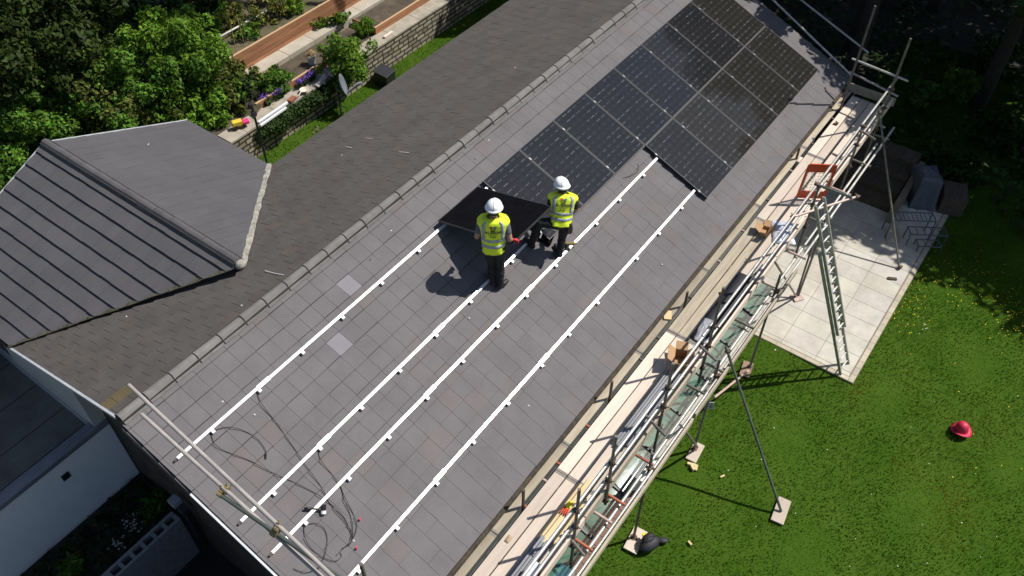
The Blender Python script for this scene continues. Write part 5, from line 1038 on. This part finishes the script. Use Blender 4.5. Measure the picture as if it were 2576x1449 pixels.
# lamp post by the eave corner and satellite dish on a pole
LPX, LPY = Z_(672, 412, -1.75)[:2]
lp = thing('lamp_post', 'thin black pole with a small lamp head by the eave corner', 'lamp post', (LPX, LPY, -3.0)); zt_ = up_at(624, 272, LPX, LPY); mb = MB(); mb.tube([(LPX, LPY, -3.0), (LPX, LPY, zt_)], .024, 8); mb.build('pole', BLACK, lp)
mb = MB(); mb.tube([(LPX, LPY, zt_-.03), (LPX-.12, LPY+.06, zt_+.02)], .014, 6); mb.lathe((LPX-.02, LPY+.01, zt_), [(.02, 0), (.06, .03), (.045, .09), (.01, .10)], 12); mb.build('lamp_head', BLACK, lp)
mb = MB(); mb.box(LPX-.04, LPX+.04, LPY-.04, LPY+.04, zt_-.22, zt_-.1); mb.build('bracket', TRIMD, lp)
dp = at_back(867, 281, -.1); sd = thing('satellite_dish', 'grey satellite dish seen edge on, fixed on a thin pole behind the eave', 'satellite dish', (dp[0], dp[1]+.12, -3.0)); zt_ = up_at(857, 215, dp[0], dp[1]+.12); X_, Y_ = dp[0], dp[1]+.12
mb = MB(); mb.tube([(X_, Y_, -3), (X_, Y_, zt_)], .022, 8); mb.build('mast', TRIMD, sd)
n_ = nz(RH*.95+FH*.12+V3(0, 0, .28)); c = V3(X_, Y_, zt_-.02)+n_*.09
mb = MB(); mb.lathe(c, [(.02, .0), (.10, .010), (.18, .035), (.24, .07), (.24, .078), (.18, .045), (.10, .020), (.02, .01)], 24, ax=n_, cap=False); mb.build('reflector', mat('dish_grey', (.14, .16, .19), rough=.5), sd, smooth=True)
mb = MB(); q_ = c-V3(0, 0, .24)+n_*.05; e_ = c+n_*.42-V3(0, 0, .10); mb.tube([q_, e_], .012, 6); mb.tube([e_-n_*.05, e_+n_*.06], .03, 8); mb.build('feed_arm', FASCIA, sd)
# small bird on the roof edge
p = at_back(797, 334, .02); brd = thing('bird', 'small dark bird with a pale breast perched at the back eave', 'bird', p); mb = MB(); mb.ball((0, 0, .07), (.06, .035, .04), 10, 6); mb.ball((.05, 0, .11), (.026, .024, .024), 8, 5); mb.tube([(-.05, 0, .065), (-.13, 0, .05)], .012, 6); mb.tube([(.07, 0, .11), (.095, 0, .105)], .005, 5); mb.tube([(0, .012, .04), (0, .012, 0)], .003, 4); mb.tube([(0, -.012, .04), (0, -.012, 0)], .003, 4); o = mb.build('body', mat('bird_feather', (.03, .025, .02), (.30, .22, .12), scale=14, rough=.8), smooth=True); o.parent = brd
# ================================================================ TREES casting the deep shade (their crowns stand above the frame)
def tree(lab, x, y, zb, zc, r, rz, n, size=.26, seed=0, tilt=(0, 0), m=None, trunk=.16):
    g = np.random.default_rng(seed+500); t = thing('tree', lab, 'tree', (x, y, zb)); c = V3(x+tilt[0], y+tilt[1], zc); mb = MB()
    mb.tube([(x, y, zb-.2), (x+tilt[0]*.3+.1, y+tilt[1]*.3, zb+(zc-zb)*.4), (x+tilt[0]*.8, y+tilt[1]*.8, zc-.2*rz), c+V3(0, 0, rz*.5)], trunk, 9, rr=[trunk*1.25, trunk, trunk*.7, trunk*.2])
    big = size > .2; bl = [(c, V3(r, r, rz)*(.7 if big else .5))]
    for k in range(14 if big else 26):
        d = nz(g.normal(size=3)*V3(1, 1, .8)); e = c+d*V3(r, r, rz)*g.uniform(.6, .95); bl.append((e, V3(r, r, rz)*(g.uniform(.22, .42) if big else g.uniform(.14, .30))))
        if k < 8: s_ = V3(x+tilt[0]*.7, y+tilt[1]*.7, zb+(zc-zb)*g.uniform(.45, .85)); mb.tube([s_, (s_+e)/2+V3(0, 0, .15), e], .04, 6, rr=[trunk*.4, trunk*.25, .02])
    mb.build('trunk', BARK, t, smooth=True); V, col = leaf_arrays(bl, n, size, g, shell=.3 if big else .6, colvar=.3); quad_mesh('crown', V, col, m or L_TR, t); return t
tr = [(10.4, -8.2, 2.6, 2.7, 2.5), (10.6, -4.4, 2.9, 2.6, 2.6), (11.4, -.6, 3.2, 2.6, 2.6), (12.6, 3.2, 3.2, 2.8, 2.8), (14.5, -6.5, 3.4, 3.0, 2.9), (15, -1.8, 3.8, 3.0, 3), (16.5, 2.6, 4.2, 3.0, 3), (19, -5, 4.2, 3.2, 3.1), (20, .6, 4.8, 3.2, 3.1), (13.5, 7.0, 3.4, 2.8, 2.8), (18.5, 6.5, 4.6, 3.2, 3), (24, -3, 5, 3.5, 3.2), (24, 4, 5.4, 3.5, 3.2), (14.2, -11.5, 3.0, 3.0, 2.8), (19.5, -10.5, 4, 3.2, 3), (26, -10, 5, 3.5, 3.2), (9.2, -5.9, 2.7, 2.5, 2.2), (9.9, -10.6, 2.7, 2.7, 2.4), (9.5, -1.2, 3.0, 2.0, 2.0), (9.5, 1.9, 3.2, 2.0, 2.0), (10.4, 5.0, 3.0, 2.4, 2.4)]
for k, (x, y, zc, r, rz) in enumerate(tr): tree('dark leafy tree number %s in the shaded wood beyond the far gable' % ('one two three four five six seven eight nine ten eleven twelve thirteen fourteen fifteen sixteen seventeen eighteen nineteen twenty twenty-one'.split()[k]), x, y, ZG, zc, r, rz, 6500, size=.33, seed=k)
tree('tall leafy tree shading the upper end of the garden', 8.8, 8.4, -3.2, 13.6, 2.6, 2.6, 7000, size=.33, seed=40, trunk=.22, tilt=(-3.4, -.8))
tree('second tall tree at the upper end of the garden', 11.5, 11.5, -2.5, 11.5, 3.4, 3.2, 5000, seed=41, trunk=.22)
# dark leafed trees at the upper left corner
for k, (u, v, zc, r, rz, lab) in enumerate(((85, 60, .2, 1.5, 1.5, 'dark large leafed tree in the far corner of the garden'), (205, 60, -.1, 1.2, 1.25, 'dark large leafed tree next to the shady gap'), (30, 185, -.3, 1.15, 1.1, 'dark leafed tree overhanging the bushes at the left edge'), (150, 140, -.4, .95, 1.0, 'dark leafed young tree between the corner tree and the bushes'), (-60, 120, .2, 1.5, 1.4, 'dark leafed tree at the garden border'))):
    c = Z_(u, v, zc); tree(lab, c[0], c[1], hillz(c[0], c[1])-.1, zc, r, rz, 7500, size=.125, seed=70+k, m=leafmat('big_dark_leaf', (.036, .058, .010), trans=.2), trunk=.09)
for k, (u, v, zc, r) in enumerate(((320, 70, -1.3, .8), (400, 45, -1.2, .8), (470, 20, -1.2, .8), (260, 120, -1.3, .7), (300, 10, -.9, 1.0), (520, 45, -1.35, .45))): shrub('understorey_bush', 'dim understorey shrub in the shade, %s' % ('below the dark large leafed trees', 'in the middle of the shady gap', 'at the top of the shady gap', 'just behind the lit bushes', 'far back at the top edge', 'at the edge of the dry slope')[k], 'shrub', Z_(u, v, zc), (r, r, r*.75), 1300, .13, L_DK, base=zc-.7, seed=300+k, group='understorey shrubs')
# shaded undergrowth to the right of the house
rgu = np.random.default_rng(77); n = 15000; X = rgu.uniform(3.2, 19, n); Y = rgu.uniform(-11, 8, n); keep = ~(((X < 7.3) & (Y > -5.2)) | ((Y > -3.6) & (X < 6.6))); X, Y = X[keep], Y[keep]; n = len(X); dens = (np.sin(X*1.3+Y*.7)+np.sin(Y*1.9-X*.6)+1.2) > rgu.uniform(-1, 2.2, n); dens &= (X > 6.3+.25*np.sin(Y*3)); X, Y = X[dens], Y[dens]; n = len(X)
hgt = .10+.35*np.clip(np.sin(X*1.7)*np.cos(Y*1.3), 0, 1)*rgu.random(n)
P = np.stack([X, Y, ZG+hgt], 1); nn = rgu.normal(size=(n, 3))*.5+V3(0, 0, 1); nn /= np.linalg.norm(nn, axis=1)[:, None]; t_ = np.cross(nn, rgu.normal(size=(n, 3))); t_ /= np.linalg.norm(t_, axis=1)[:, None]; b_ = np.cross(nn, t_); s_ = rgu.uniform(.06, .16, n)[:, None]
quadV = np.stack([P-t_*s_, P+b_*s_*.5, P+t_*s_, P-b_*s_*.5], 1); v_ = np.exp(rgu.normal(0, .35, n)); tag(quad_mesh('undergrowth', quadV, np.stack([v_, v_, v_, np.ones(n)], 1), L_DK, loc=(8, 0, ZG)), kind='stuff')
for k, (u, v, r) in enumerate(((3000*.81, 265*.81, .55), (2870*.81, 290*.81, .45), (3080*.81, 170*.81, .7), (2960*.81, 520*.81, .6), (3100*.81, 420*.81, .7))):
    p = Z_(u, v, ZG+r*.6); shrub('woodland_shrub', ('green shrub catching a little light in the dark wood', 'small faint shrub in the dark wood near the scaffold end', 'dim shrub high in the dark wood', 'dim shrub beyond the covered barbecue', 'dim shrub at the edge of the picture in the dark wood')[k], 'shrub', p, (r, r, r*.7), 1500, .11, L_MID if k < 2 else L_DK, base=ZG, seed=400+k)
# ================================================================ FRONT GARDEN: grass, flowers and things on the lawn
g = np.random.default_rng(21); n = 150000
X = g.uniform(-10.5, 7.5, n); Y = g.uniform(-11.0, -2.93, n); inp = (X > PXA-.11+np.abs(g.normal(0, .035, n))) & (X < PXB) & (Y > PYA-.11+np.abs(g.normal(0, .035, n))); vis = (Y > -3.6-.62*(X+9.5)*1.0-1.5)
keep = (~inp) & vis; X, Y = X[keep], Y[keep]; n = len(X)
pt = .5+.5*np.sin(X*1.1+.6*np.sin(Y*1.3))*np.sin(Y*.9+.7*np.sin(X*.8)); mot = .5+.5*np.sin(X*4.1+2*np.sin(Y*2.7))*np.sin(Y*3.7+1.5*np.sin(X*3.1))
dry = np.zeros(n)
for (u_, v_, ru, rv, k_) in ((2395, 1275, .75, .45, 1.0), (2270, 1168, .45, .3, .7), (2165, 965, .5, .25, .9), (2300, 1000, .8, .5, .3), (2480, 1100, .9, .6, .45), (1640, 1330, .5, .3, .5), (1780, 1150, .5, .3, .4)): c_ = Z_(u_, v_, ZG); dry += k_*np.exp(-(((X-c_[0])/ru)**2+((Y-c_[1])/rv)**2))
h = g.uniform(.010, .032, n)*(.85+.3*mot); a = g.uniform(0, 2*math.pi, n); w = g.uniform(.006, .014, n); ln = g.uniform(.2, 1.1, n)*h; a2 = g.uniform(0, 2*math.pi, n)
B = np.stack([X, Y, np.full(n, ZG-.02)], 1); sd_ = np.stack([np.cos(a)*w, np.sin(a)*w, np.zeros(n)], 1); tip = B+np.stack([np.cos(a2)*ln, np.sin(a2)*ln, h+.012], 1)
Vg = np.stack([B-sd_, B+sd_, tip], 1); v_ = np.exp(g.normal(0, .16, n))*(.76+.44*pt+.12*mot)
col = np.stack([v_*(1+.25*g.normal(size=n).clip(-1, 1))*(1+2.0*dry), v_*(1+.15*dry), v_*(1+.9*dry), np.ones(n)], 1)
tag(quad_mesh('grass', Vg, col, mat('grass_blade', (.076, .148, .010), rough=.9, attr=True, trans=.3, spec=.04), loc=(0, -6, ZG)), kind='stuff')
nb_ = 16000; Xb, Yb = g.uniform(-4, 6.5, nb_), g.uniform(6.3, 8.97, nb_); Bb = np.stack([Xb, Yb, np.full(nb_, -3.005)], 1); a_ = g.uniform(0, 6.28, nb_); sb_ = np.stack([np.cos(a_), np.sin(a_), 0*a_], 1)*g.uniform(.007, .015, nb_)[:, None]; tb_ = Bb+np.stack([g.normal(0, .02, nb_), g.normal(0, .02, nb_), g.uniform(.02, .06, nb_)], 1); vb_ = np.exp(g.normal(0, .2, nb_))*(.85+.25*np.sin(Xb*3+Yb*2))
tag(quad_mesh('grass', np.stack([Bb-sb_, Bb+sb_, tb_], 1), np.stack([vb_*1.05, vb_, vb_, np.ones(nb_)], 1), MATS['grass_blade'], loc=(0, 8, -3)), kind='stuff')
fl = []; 
for (u0, v0, su, sv, k) in ((2450, 720, 60, 35, 70), (2560, 790, 40, 35, 90), (2280, 770, 40, 30, 70), (2350, 690, 60, 25, 50), (2380, 900, 120, 70, 4), (2480, 1150, 120, 80, 5)):
    for _ in range(k): fl.append(Z_(g.normal(u0, su), g.normal(v0, sv), ZG+.04))
def flowers(nm, pts, r, m):
    P = np.array(pts); P = P[(P[:, 1] < PYA-.13) | (P[:, 0] < PXA-.12)]; n = len(P); s_ = r*g.uniform(.7, 1.3, n)[:, None]; a = g.uniform(0, 6.28, n); t_ = np.stack([np.cos(a), np.sin(a), g.normal(0, .2, n)], 1); b_ = np.stack([-np.sin(a), np.cos(a), g.normal(0, .2, n)], 1)
    V = np.stack([P-t_*s_, P+b_*s_, P+t_*s_, P-b_*s_], 1); tag(quad_mesh(nm, V, np.ones((n, 4)), m, loc=(0, -6, ZG)), kind='stuff')
flowers('buttercups', fl, .011, leafmat('buttercup', (.78, .58, .02), trans=.1))
flowers('daisies', [Z_(g.uniform(2150, 2576), g.uniform(900, 1440), ZG+.035) for _ in range(12)]+[Z_(g.normal(2325, 8), g.normal(818, 8), ZG+.035) for _ in range(8)]+[Z_(g.uniform(1750, 2200), g.uniform(1020, 1440), ZG+.035) for _ in range(8)], .009, leafmat('daisy', (.75, .75, .70), trans=.1))
# red cone shaped sun hat
p = Z_(2416, 1084, ZG+.02); ht = thing('sun_hat', 'pinkish red wide brimmed hat lying on the lawn', 'hat', p); HM = mat('red_felt', (.56, .018, .065), (.48, .015, .055), scale=6, rough=.55); ax = nz(V3(.05, .12, .95))
mb = MB(); n = 32; Vv = []
u_ = nz(np.cross(ax, (0, 1, 0))); w_ = np.cross(ax, u_)
prof = [(.185, -.01), (.15, .0), (.118, .004), (.115, .06), (.098, .125), (.065, .165), (.02, .18)]
for r_, z_ in prof: Vv += [ax*(z_+(.03*math.cos(2*th) if r_ > .14 else 0))+r_*(u_*math.cos(th)+w_*math.sin(th)) for th in (2*math.pi*k/n for k in range(n))]
L_ = len(prof); brim = MB(); brim.add([q+V3(0, 0, .05) for q in Vv[:3*n]], [(i*n+k, (i+1)*n+k, (i+1)*n+(k+1) % n, i*n+(k+1) % n)[::-1] for i in range(2) for k in range(n)]); o = brim.build('brim', HM, smooth=True); o.parent = ht; o.modifiers.new('t', 'SOLIDIFY').thickness = .004
mb.add([q+V3(0, 0, .05) for q in Vv[2*n:]], [(i*n+k, i*n+(k+1) % n, (i+1)*n+(k+1) % n, (i+1)*n+k) for i in range(L_-3) for k in range(n)]+[tuple(range((L_-3)*n, (L_-2)*n))]); mb.build('crown', HM, smooth=True).parent = ht
# black tool bag with a strap and a yellow tape
p = Z_(1632, 1375, ZG); bg_ = thing('tool_bag', 'slumped black tool bag on the lawn by the scaffold foot', 'bag', p); mb = MB(); NY = mat('black_nylon', (.014, .014, .017), (.022, .022, .026), scale=12, rough=.6, bump=.5)
ax, ay = nz(RH*.75+FH*.4), nz(FH*.8-RH*.3); mb.ball((0, 0, .10), (.20, .125, .11), 18, 10, ax=(ax, ay, V3(0, 0, 1))); mb.ball(ay*.06+V3(0, 0, .17), (.13, .09, .08), 14, 8, ax=(ax, ay, V3(0, 0, 1))); mb.build('bag', NY, smooth=True).parent = bg_
mb = MB(); mb.ball(ax*.26+ay*-.03+V3(0, 0, .04), (.10, .06, .035), 12, 7, ax=(nz(ax-ay*.6), nz(ay+ax*.6), V3(0, 0, 1))); mb.build('side_pocket', NY, smooth=True).parent = bg_
mb = MB(); mb.tube([ax*.12*math.cos(a)+ay*.04+V3(0, 0, .20+.07*math.sin(a)) for a in np.linspace(0, math.pi, 10)], .010, 6); mb.build('handle', NY, smooth=True).parent = bg_
mb = MB(); c = ay*.16-ax*.03; mb.tube([c+V3(0, 0, .14), c+V3(0, 0, .18)], .034, 12); mb.build('tape_measure', mat('tape_yellow', (.78, .58, .03), rough=.45)).parent = bg_
# timber offcuts on the grass
for k, (u, v, L_, W_, H_, a) in enumerate(((1738, 1170, .14, .05, .05, 1.9), (1750, 1178, .12, .06, .04, .3), (1742, 1180, .10, .05, .07, 1.0), (1817, 1199, .09, .03, .025, -.5), (1735, 1367, .08, .035, .03, 1.2))):
    mb = MB(); ax, ay = V3(math.cos(a), math.sin(a), 0), V3(-math.sin(a), math.cos(a), 0); mb.boxa((0, 0, H_/2), ax*L_/2, ay*W_/2, V3(0, 0, H_/2)); tag(mb.build('timber_offcut', WOODY, loc=Z_(u, v, ZG), bevel=.003), ('pale wood offcut standing in the small heap on the lawn', 'pale wood offcut lying right in the small heap on the lawn', 'pale wood offcut across the middle of the small heap on the lawn', 'single small wood offcut on the lawn near the heap', 'single small wood offcut on the lawn near the black bag')[k], 'offcut', 'timber offcuts on the lawn')
# shaded corner of the patio: steps, sleepers, covered barbecue, metal frame racks
SLEEP = mat('dark_sleeper', (.10, .075, .05), (.06, .045, .03), scale=3, rough=.9, stretch=(1, 5, 5)); SLEEPL = mat('worn_sleeper', (.22, .175, .12), (.15, .12, .08), scale=3, rough=.9, stretch=(1, 5, 5))
st = thing('garden_steps', 'dark timber steps rising from the shaded end of the patio', 'steps', (5.6, -3.2, ZG))
for k in range(4): mb = MB(); mb.box(5.15+.42*k, 5.6+.42*k+.03, -3.95, -2.2, ZG+.002, ZG+.16*(k+1)); mb.build('tread', SLEEP, st, bevel=.008)
mb = MB(); mb.boxa(V3(5.75, -4.05, ZG+.28), V3(.95, 0, .16), V3(0, .07, 0), V3(-.02, 0, .14)); tag(mb.build('timber_sleeper', SLEEPL, bevel=.01), 'worn timber sleeper edging the side of the steps', 'sleeper')
p = Z_(2310, 500, ZG); bq = thing('covered_barbecue', 'barbecue under a slumped dark grey cover beside the steps', 'barbecue', p); cv = mat('grey_cover', (.10, .115, .14), (.07, .08, .10), scale=3, rough=.6, bump=.4, bscale=8)
mb = MB(); g2 = np.random.default_rng(15); top_ = [(-.36, -.22), (.36, -.26), (.38, .26), (-.32, .24)]; rows_ = []
for z_, s_ in ((0, 1.22), (.25, 1.12), (.55, 1.03), (.80, 1.0), (.86, .86)):
    ring = []
    for i in range(4):
        for k in range(6): a, b = np.array(top_[i]), np.array(top_[(i+1) % 4]); q = a+(b-a)*k/6; f = 1+.06*math.sin(k*2.1+i)*(1-z_); ring.append((q[0]*s_*f+g2.normal(0, .006), q[1]*s_*f+g2.normal(0, .006), z_+g2.normal(0, .006)-.10*(q[0] > 0)*(z_ > .5)))
    rows_ += ring
m_ = 24; mb.add(rows_, [(i*m_+k, i*m_+(k+1) % m_, (i+1)*m_+(k+1) % m_, (i+1)*m_+k) for i in range(4) for k in range(m_)]+[tuple(range(4*m_, 5*m_))]); mb.build('cover', cv, smooth=False).parent = bq
bq.rotation_euler[2] = .5
mb = MB(); mb.boxa(Z_(2385, 520, ZG)*1+V3(0, 0, .25), V3(.30, .1, 0), V3(-.08, .25, 0), V3(0, 0, .25)); c_ = Z_(2385, 520, ZG); tag(mb.build('log_box', SLEEP, bevel=.01), 'dark timber log box behind the covered barbecue', 'box')
MET = mat('rack_metal', (.10, .11, .13), rough=.5, metal=.3)
def rack(nm, lab, u, v, z, L_, W_, nb, ang, hgt):
    p = Z_(u, v, ZG); t = thing(nm, lab, 'rack', p); ax, ay = V3(math.cos(ang), math.sin(ang), 0), V3(-math.sin(ang), math.cos(ang), 0); mb = MB(); c = [(-1, -1), (1, -1), (1, 1), (-1, 1), (-1, -1)]
    for (a, b), (d, e) in zip(c[:-1], c[1:]): mb.tube([ax*a*L_/2+ay*b*W_/2+V3(0, 0, hgt), ax*d*L_/2+ay*e*W_/2+V3(0, 0, hgt)], .014, 6)
    mb.build('frame', MET).parent = t; mb = MB()
    for k in range(nb): x = -L_/2+L_*(k+1)/(nb+1); mb.tube([ax*x-ay*W_/2+V3(0, 0, hgt), ax*x+ay*W_/2+V3(0, 0, hgt)], .008, 5)
    mb.build('bars', MET).parent = t
    for a, b in c[:-1]: mb = MB(); mb.tube([ax*a*L_/2+ay*b*W_/2, ax*a*L_/2+ay*b*W_/2+V3(0, 0, hgt)], .014, 6); mb.build('leg', MET).parent = t
rack('metal_rack', 'grey metal rack with close bars in front of the covered barbecue', 2275, 590, 0, .95, .28, 9, -1.0, .55); rack('metal_rack', 'lower grey metal rack at the edge of the patio', 2320, 610, 0, .8, .25, 4, -1.0, .35); rack('metal_rack', 'small grey metal rack lying lowest, next to the lawn', 2330, 625, 0, .5, .22, 2, -1.0, .16)
slab('loose_slab', 'loose pale paving slab lying on the shaded patio edge', 'slab', Z_(2245, 592, ZG+.012), .5, .3, .03, .4, PATH)
slab('loose_brick', 'dark brick lying on the patio by the leaning tube', 'brick', Z_(2244, 702, ZG+.014), .19, .07, .03, -1.1, SLEEP)
# glazed veranda below the platform
GLS = bpy.data.materials.new('green_glass'); GLS.use_nodes = True; p_ = GLS.node_tree.nodes['Principled BSDF']; p_.inputs['Base Color'].default_value = (.07, .19, .135, 1); p_.inputs['Roughness'].default_value = .04; p_.inputs['Alpha'].default_value = .5; p_.inputs['Specular IOR Level'].default_value = .6
vr = thing('glass_veranda', 'green tinted glass veranda roof along the house under the platform', 'veranda', (-5, -2.4, ZG)); ya, yb, za, zb_ = -2.55, -3.12, -1.60, -1.78; x = -9.2
while x < -.6:
    mb = MB(); mb.add([(x+.02, yb, zb_), (x+.88, yb, zb_), (x+.88, ya, za), (x+.02, ya, za)], [(0, 1, 2, 3)]); o = mb.build('glass_pane', GLS, vr); o.modifiers.new('t', 'SOLIDIFY').thickness = .008
    mb = MB(); mb.bar((x-.0, yb, zb_+.012), (x-.0, ya, za+.012), .035, .04); mb.build('glazing_bar', TRIMD, vr); x += .9
mb = MB(); mb.box(-9.2, -.6, yb-.05, yb-.008, zb_-.07, zb_+.02); mb.build('eaves_beam', PVC, vr)
for x in (): mb = MB(); mb.box(x-.03, x+.03, yb-.04, yb+.02, ZG, zb_-.07); mb.build('post', PVC, vr)
BRK = bpy.data.materials.new('brick_paving'); BRK.use_nodes = True; brickmat(BRK, (.26, .12, .08), (.20, .10, .07), (.05, .045, .04), .2, .1, .008, (0, 1))
mb = MB(); mb.box(-9.0, -4.4, -2.95, -1.75, ZG-.1, ZG+.006); tag(mb.build('brick_paving', BRK), kind='structure')
mb = MB(); x = -4.39
while x < -.08: mb.box(x+.004, min(x+sl, -.07)-.004, -2.95, -2.35, ZG-.1, ZG+.006, (1, .99, .97)); mb.box(x+.004, min(x+sl, -.07)-.004, -2.342, -1.75, ZG-.1, ZG+.006, (.96, .95, .93)); x += sl
tag(mb.build('paving', PAV), kind='structure')
for k, (x, y, L_, W_, H_, m, lab) in enumerate(((-6.9, -2.75, .5, .4, .5, mat('blue_tub', (.10, .26, .36), rough=.4), 'pale blue storage tub under the glass veranda'), (-4.35, -2.85, .45, .3, .45, WHITEP, 'white crate under the glass veranda'))):
    t = thing('storage_tub', lab, 'tub', (x, y, ZG+.006)); mb = MB(); mb.prism([V3(-L_/2, -W_/2, 0), V3(L_/2, -W_/2, 0), V3(L_/2, W_/2, 0), V3(-L_/2, W_/2, 0)], (0, 0, H_)); mb.build('tub', m, bevel=.02).parent = t; mb = MB(); mb.box(-L_/2-.02, L_/2+.02, -W_/2-.02, W_/2+.02, H_+.002, H_+.03); mb.build('lid', m, bevel=.006).parent = t
# side yard planting
g = np.random.default_rng(31); V, c_ = leaf_arrays([(V3(x, y, GZ+.05), V3(.35, .25, .10)) for x in np.arange(-13.5, -9.3, .45) for y in (4.8, 5.2, 5.6)], 2600, .10, g, colvar=.4); tag(quad_mesh('ground_cover', V, c_, leafmat('yard_leaf', (.030, .045, .012)), loc=(-11, 5, GZ)), kind='stuff')
for k, (u, v, r, lab) in enumerate((((395/2.337)*0+((1115/2.337)*.81006), (1169+945/2.337)*.81006, .28, 'rosette plant with long leaves by the foot of the gable'), ((505/2.337)*.81006, (1169+1390/2.337)*.81006, .25, 'light green plant in the side yard at the bottom edge'))):
    shrub('yard_plant', lab, 'plant', at_z(u, v, GZ+.15), (r, r, r*.5), 220, .22, L_MID, base=GZ, seed=500+k, asp=.25)
P = [at_z((g.normal(u, 32)/2.337)*.81006, (1169+g.normal(v, 40)/2.337)*.81006, GZ+.14) for (u, v, k) in ((950, 1050, 36), (840, 1210, 22)) for _ in range(k)]
P = np.array(P); n = len(P); s_ = .022*g.uniform(.6, 1.3, n)[:, None]; a = g.uniform(0, 6.28, n); t_ = np.stack([np.cos(a), np.sin(a), 0*a], 1); b_ = np.stack([-np.sin(a), np.cos(a), 0*a+.1], 1); tag(quad_mesh('white_flowers', np.stack([P-t_*s_, P+b_*s_, P+t_*s_, P-b_*s_], 1), np.ones((n, 4)), leafmat('white_petal', (.45, .45, .42)), loc=(-11, 5, GZ)), kind='stuff')
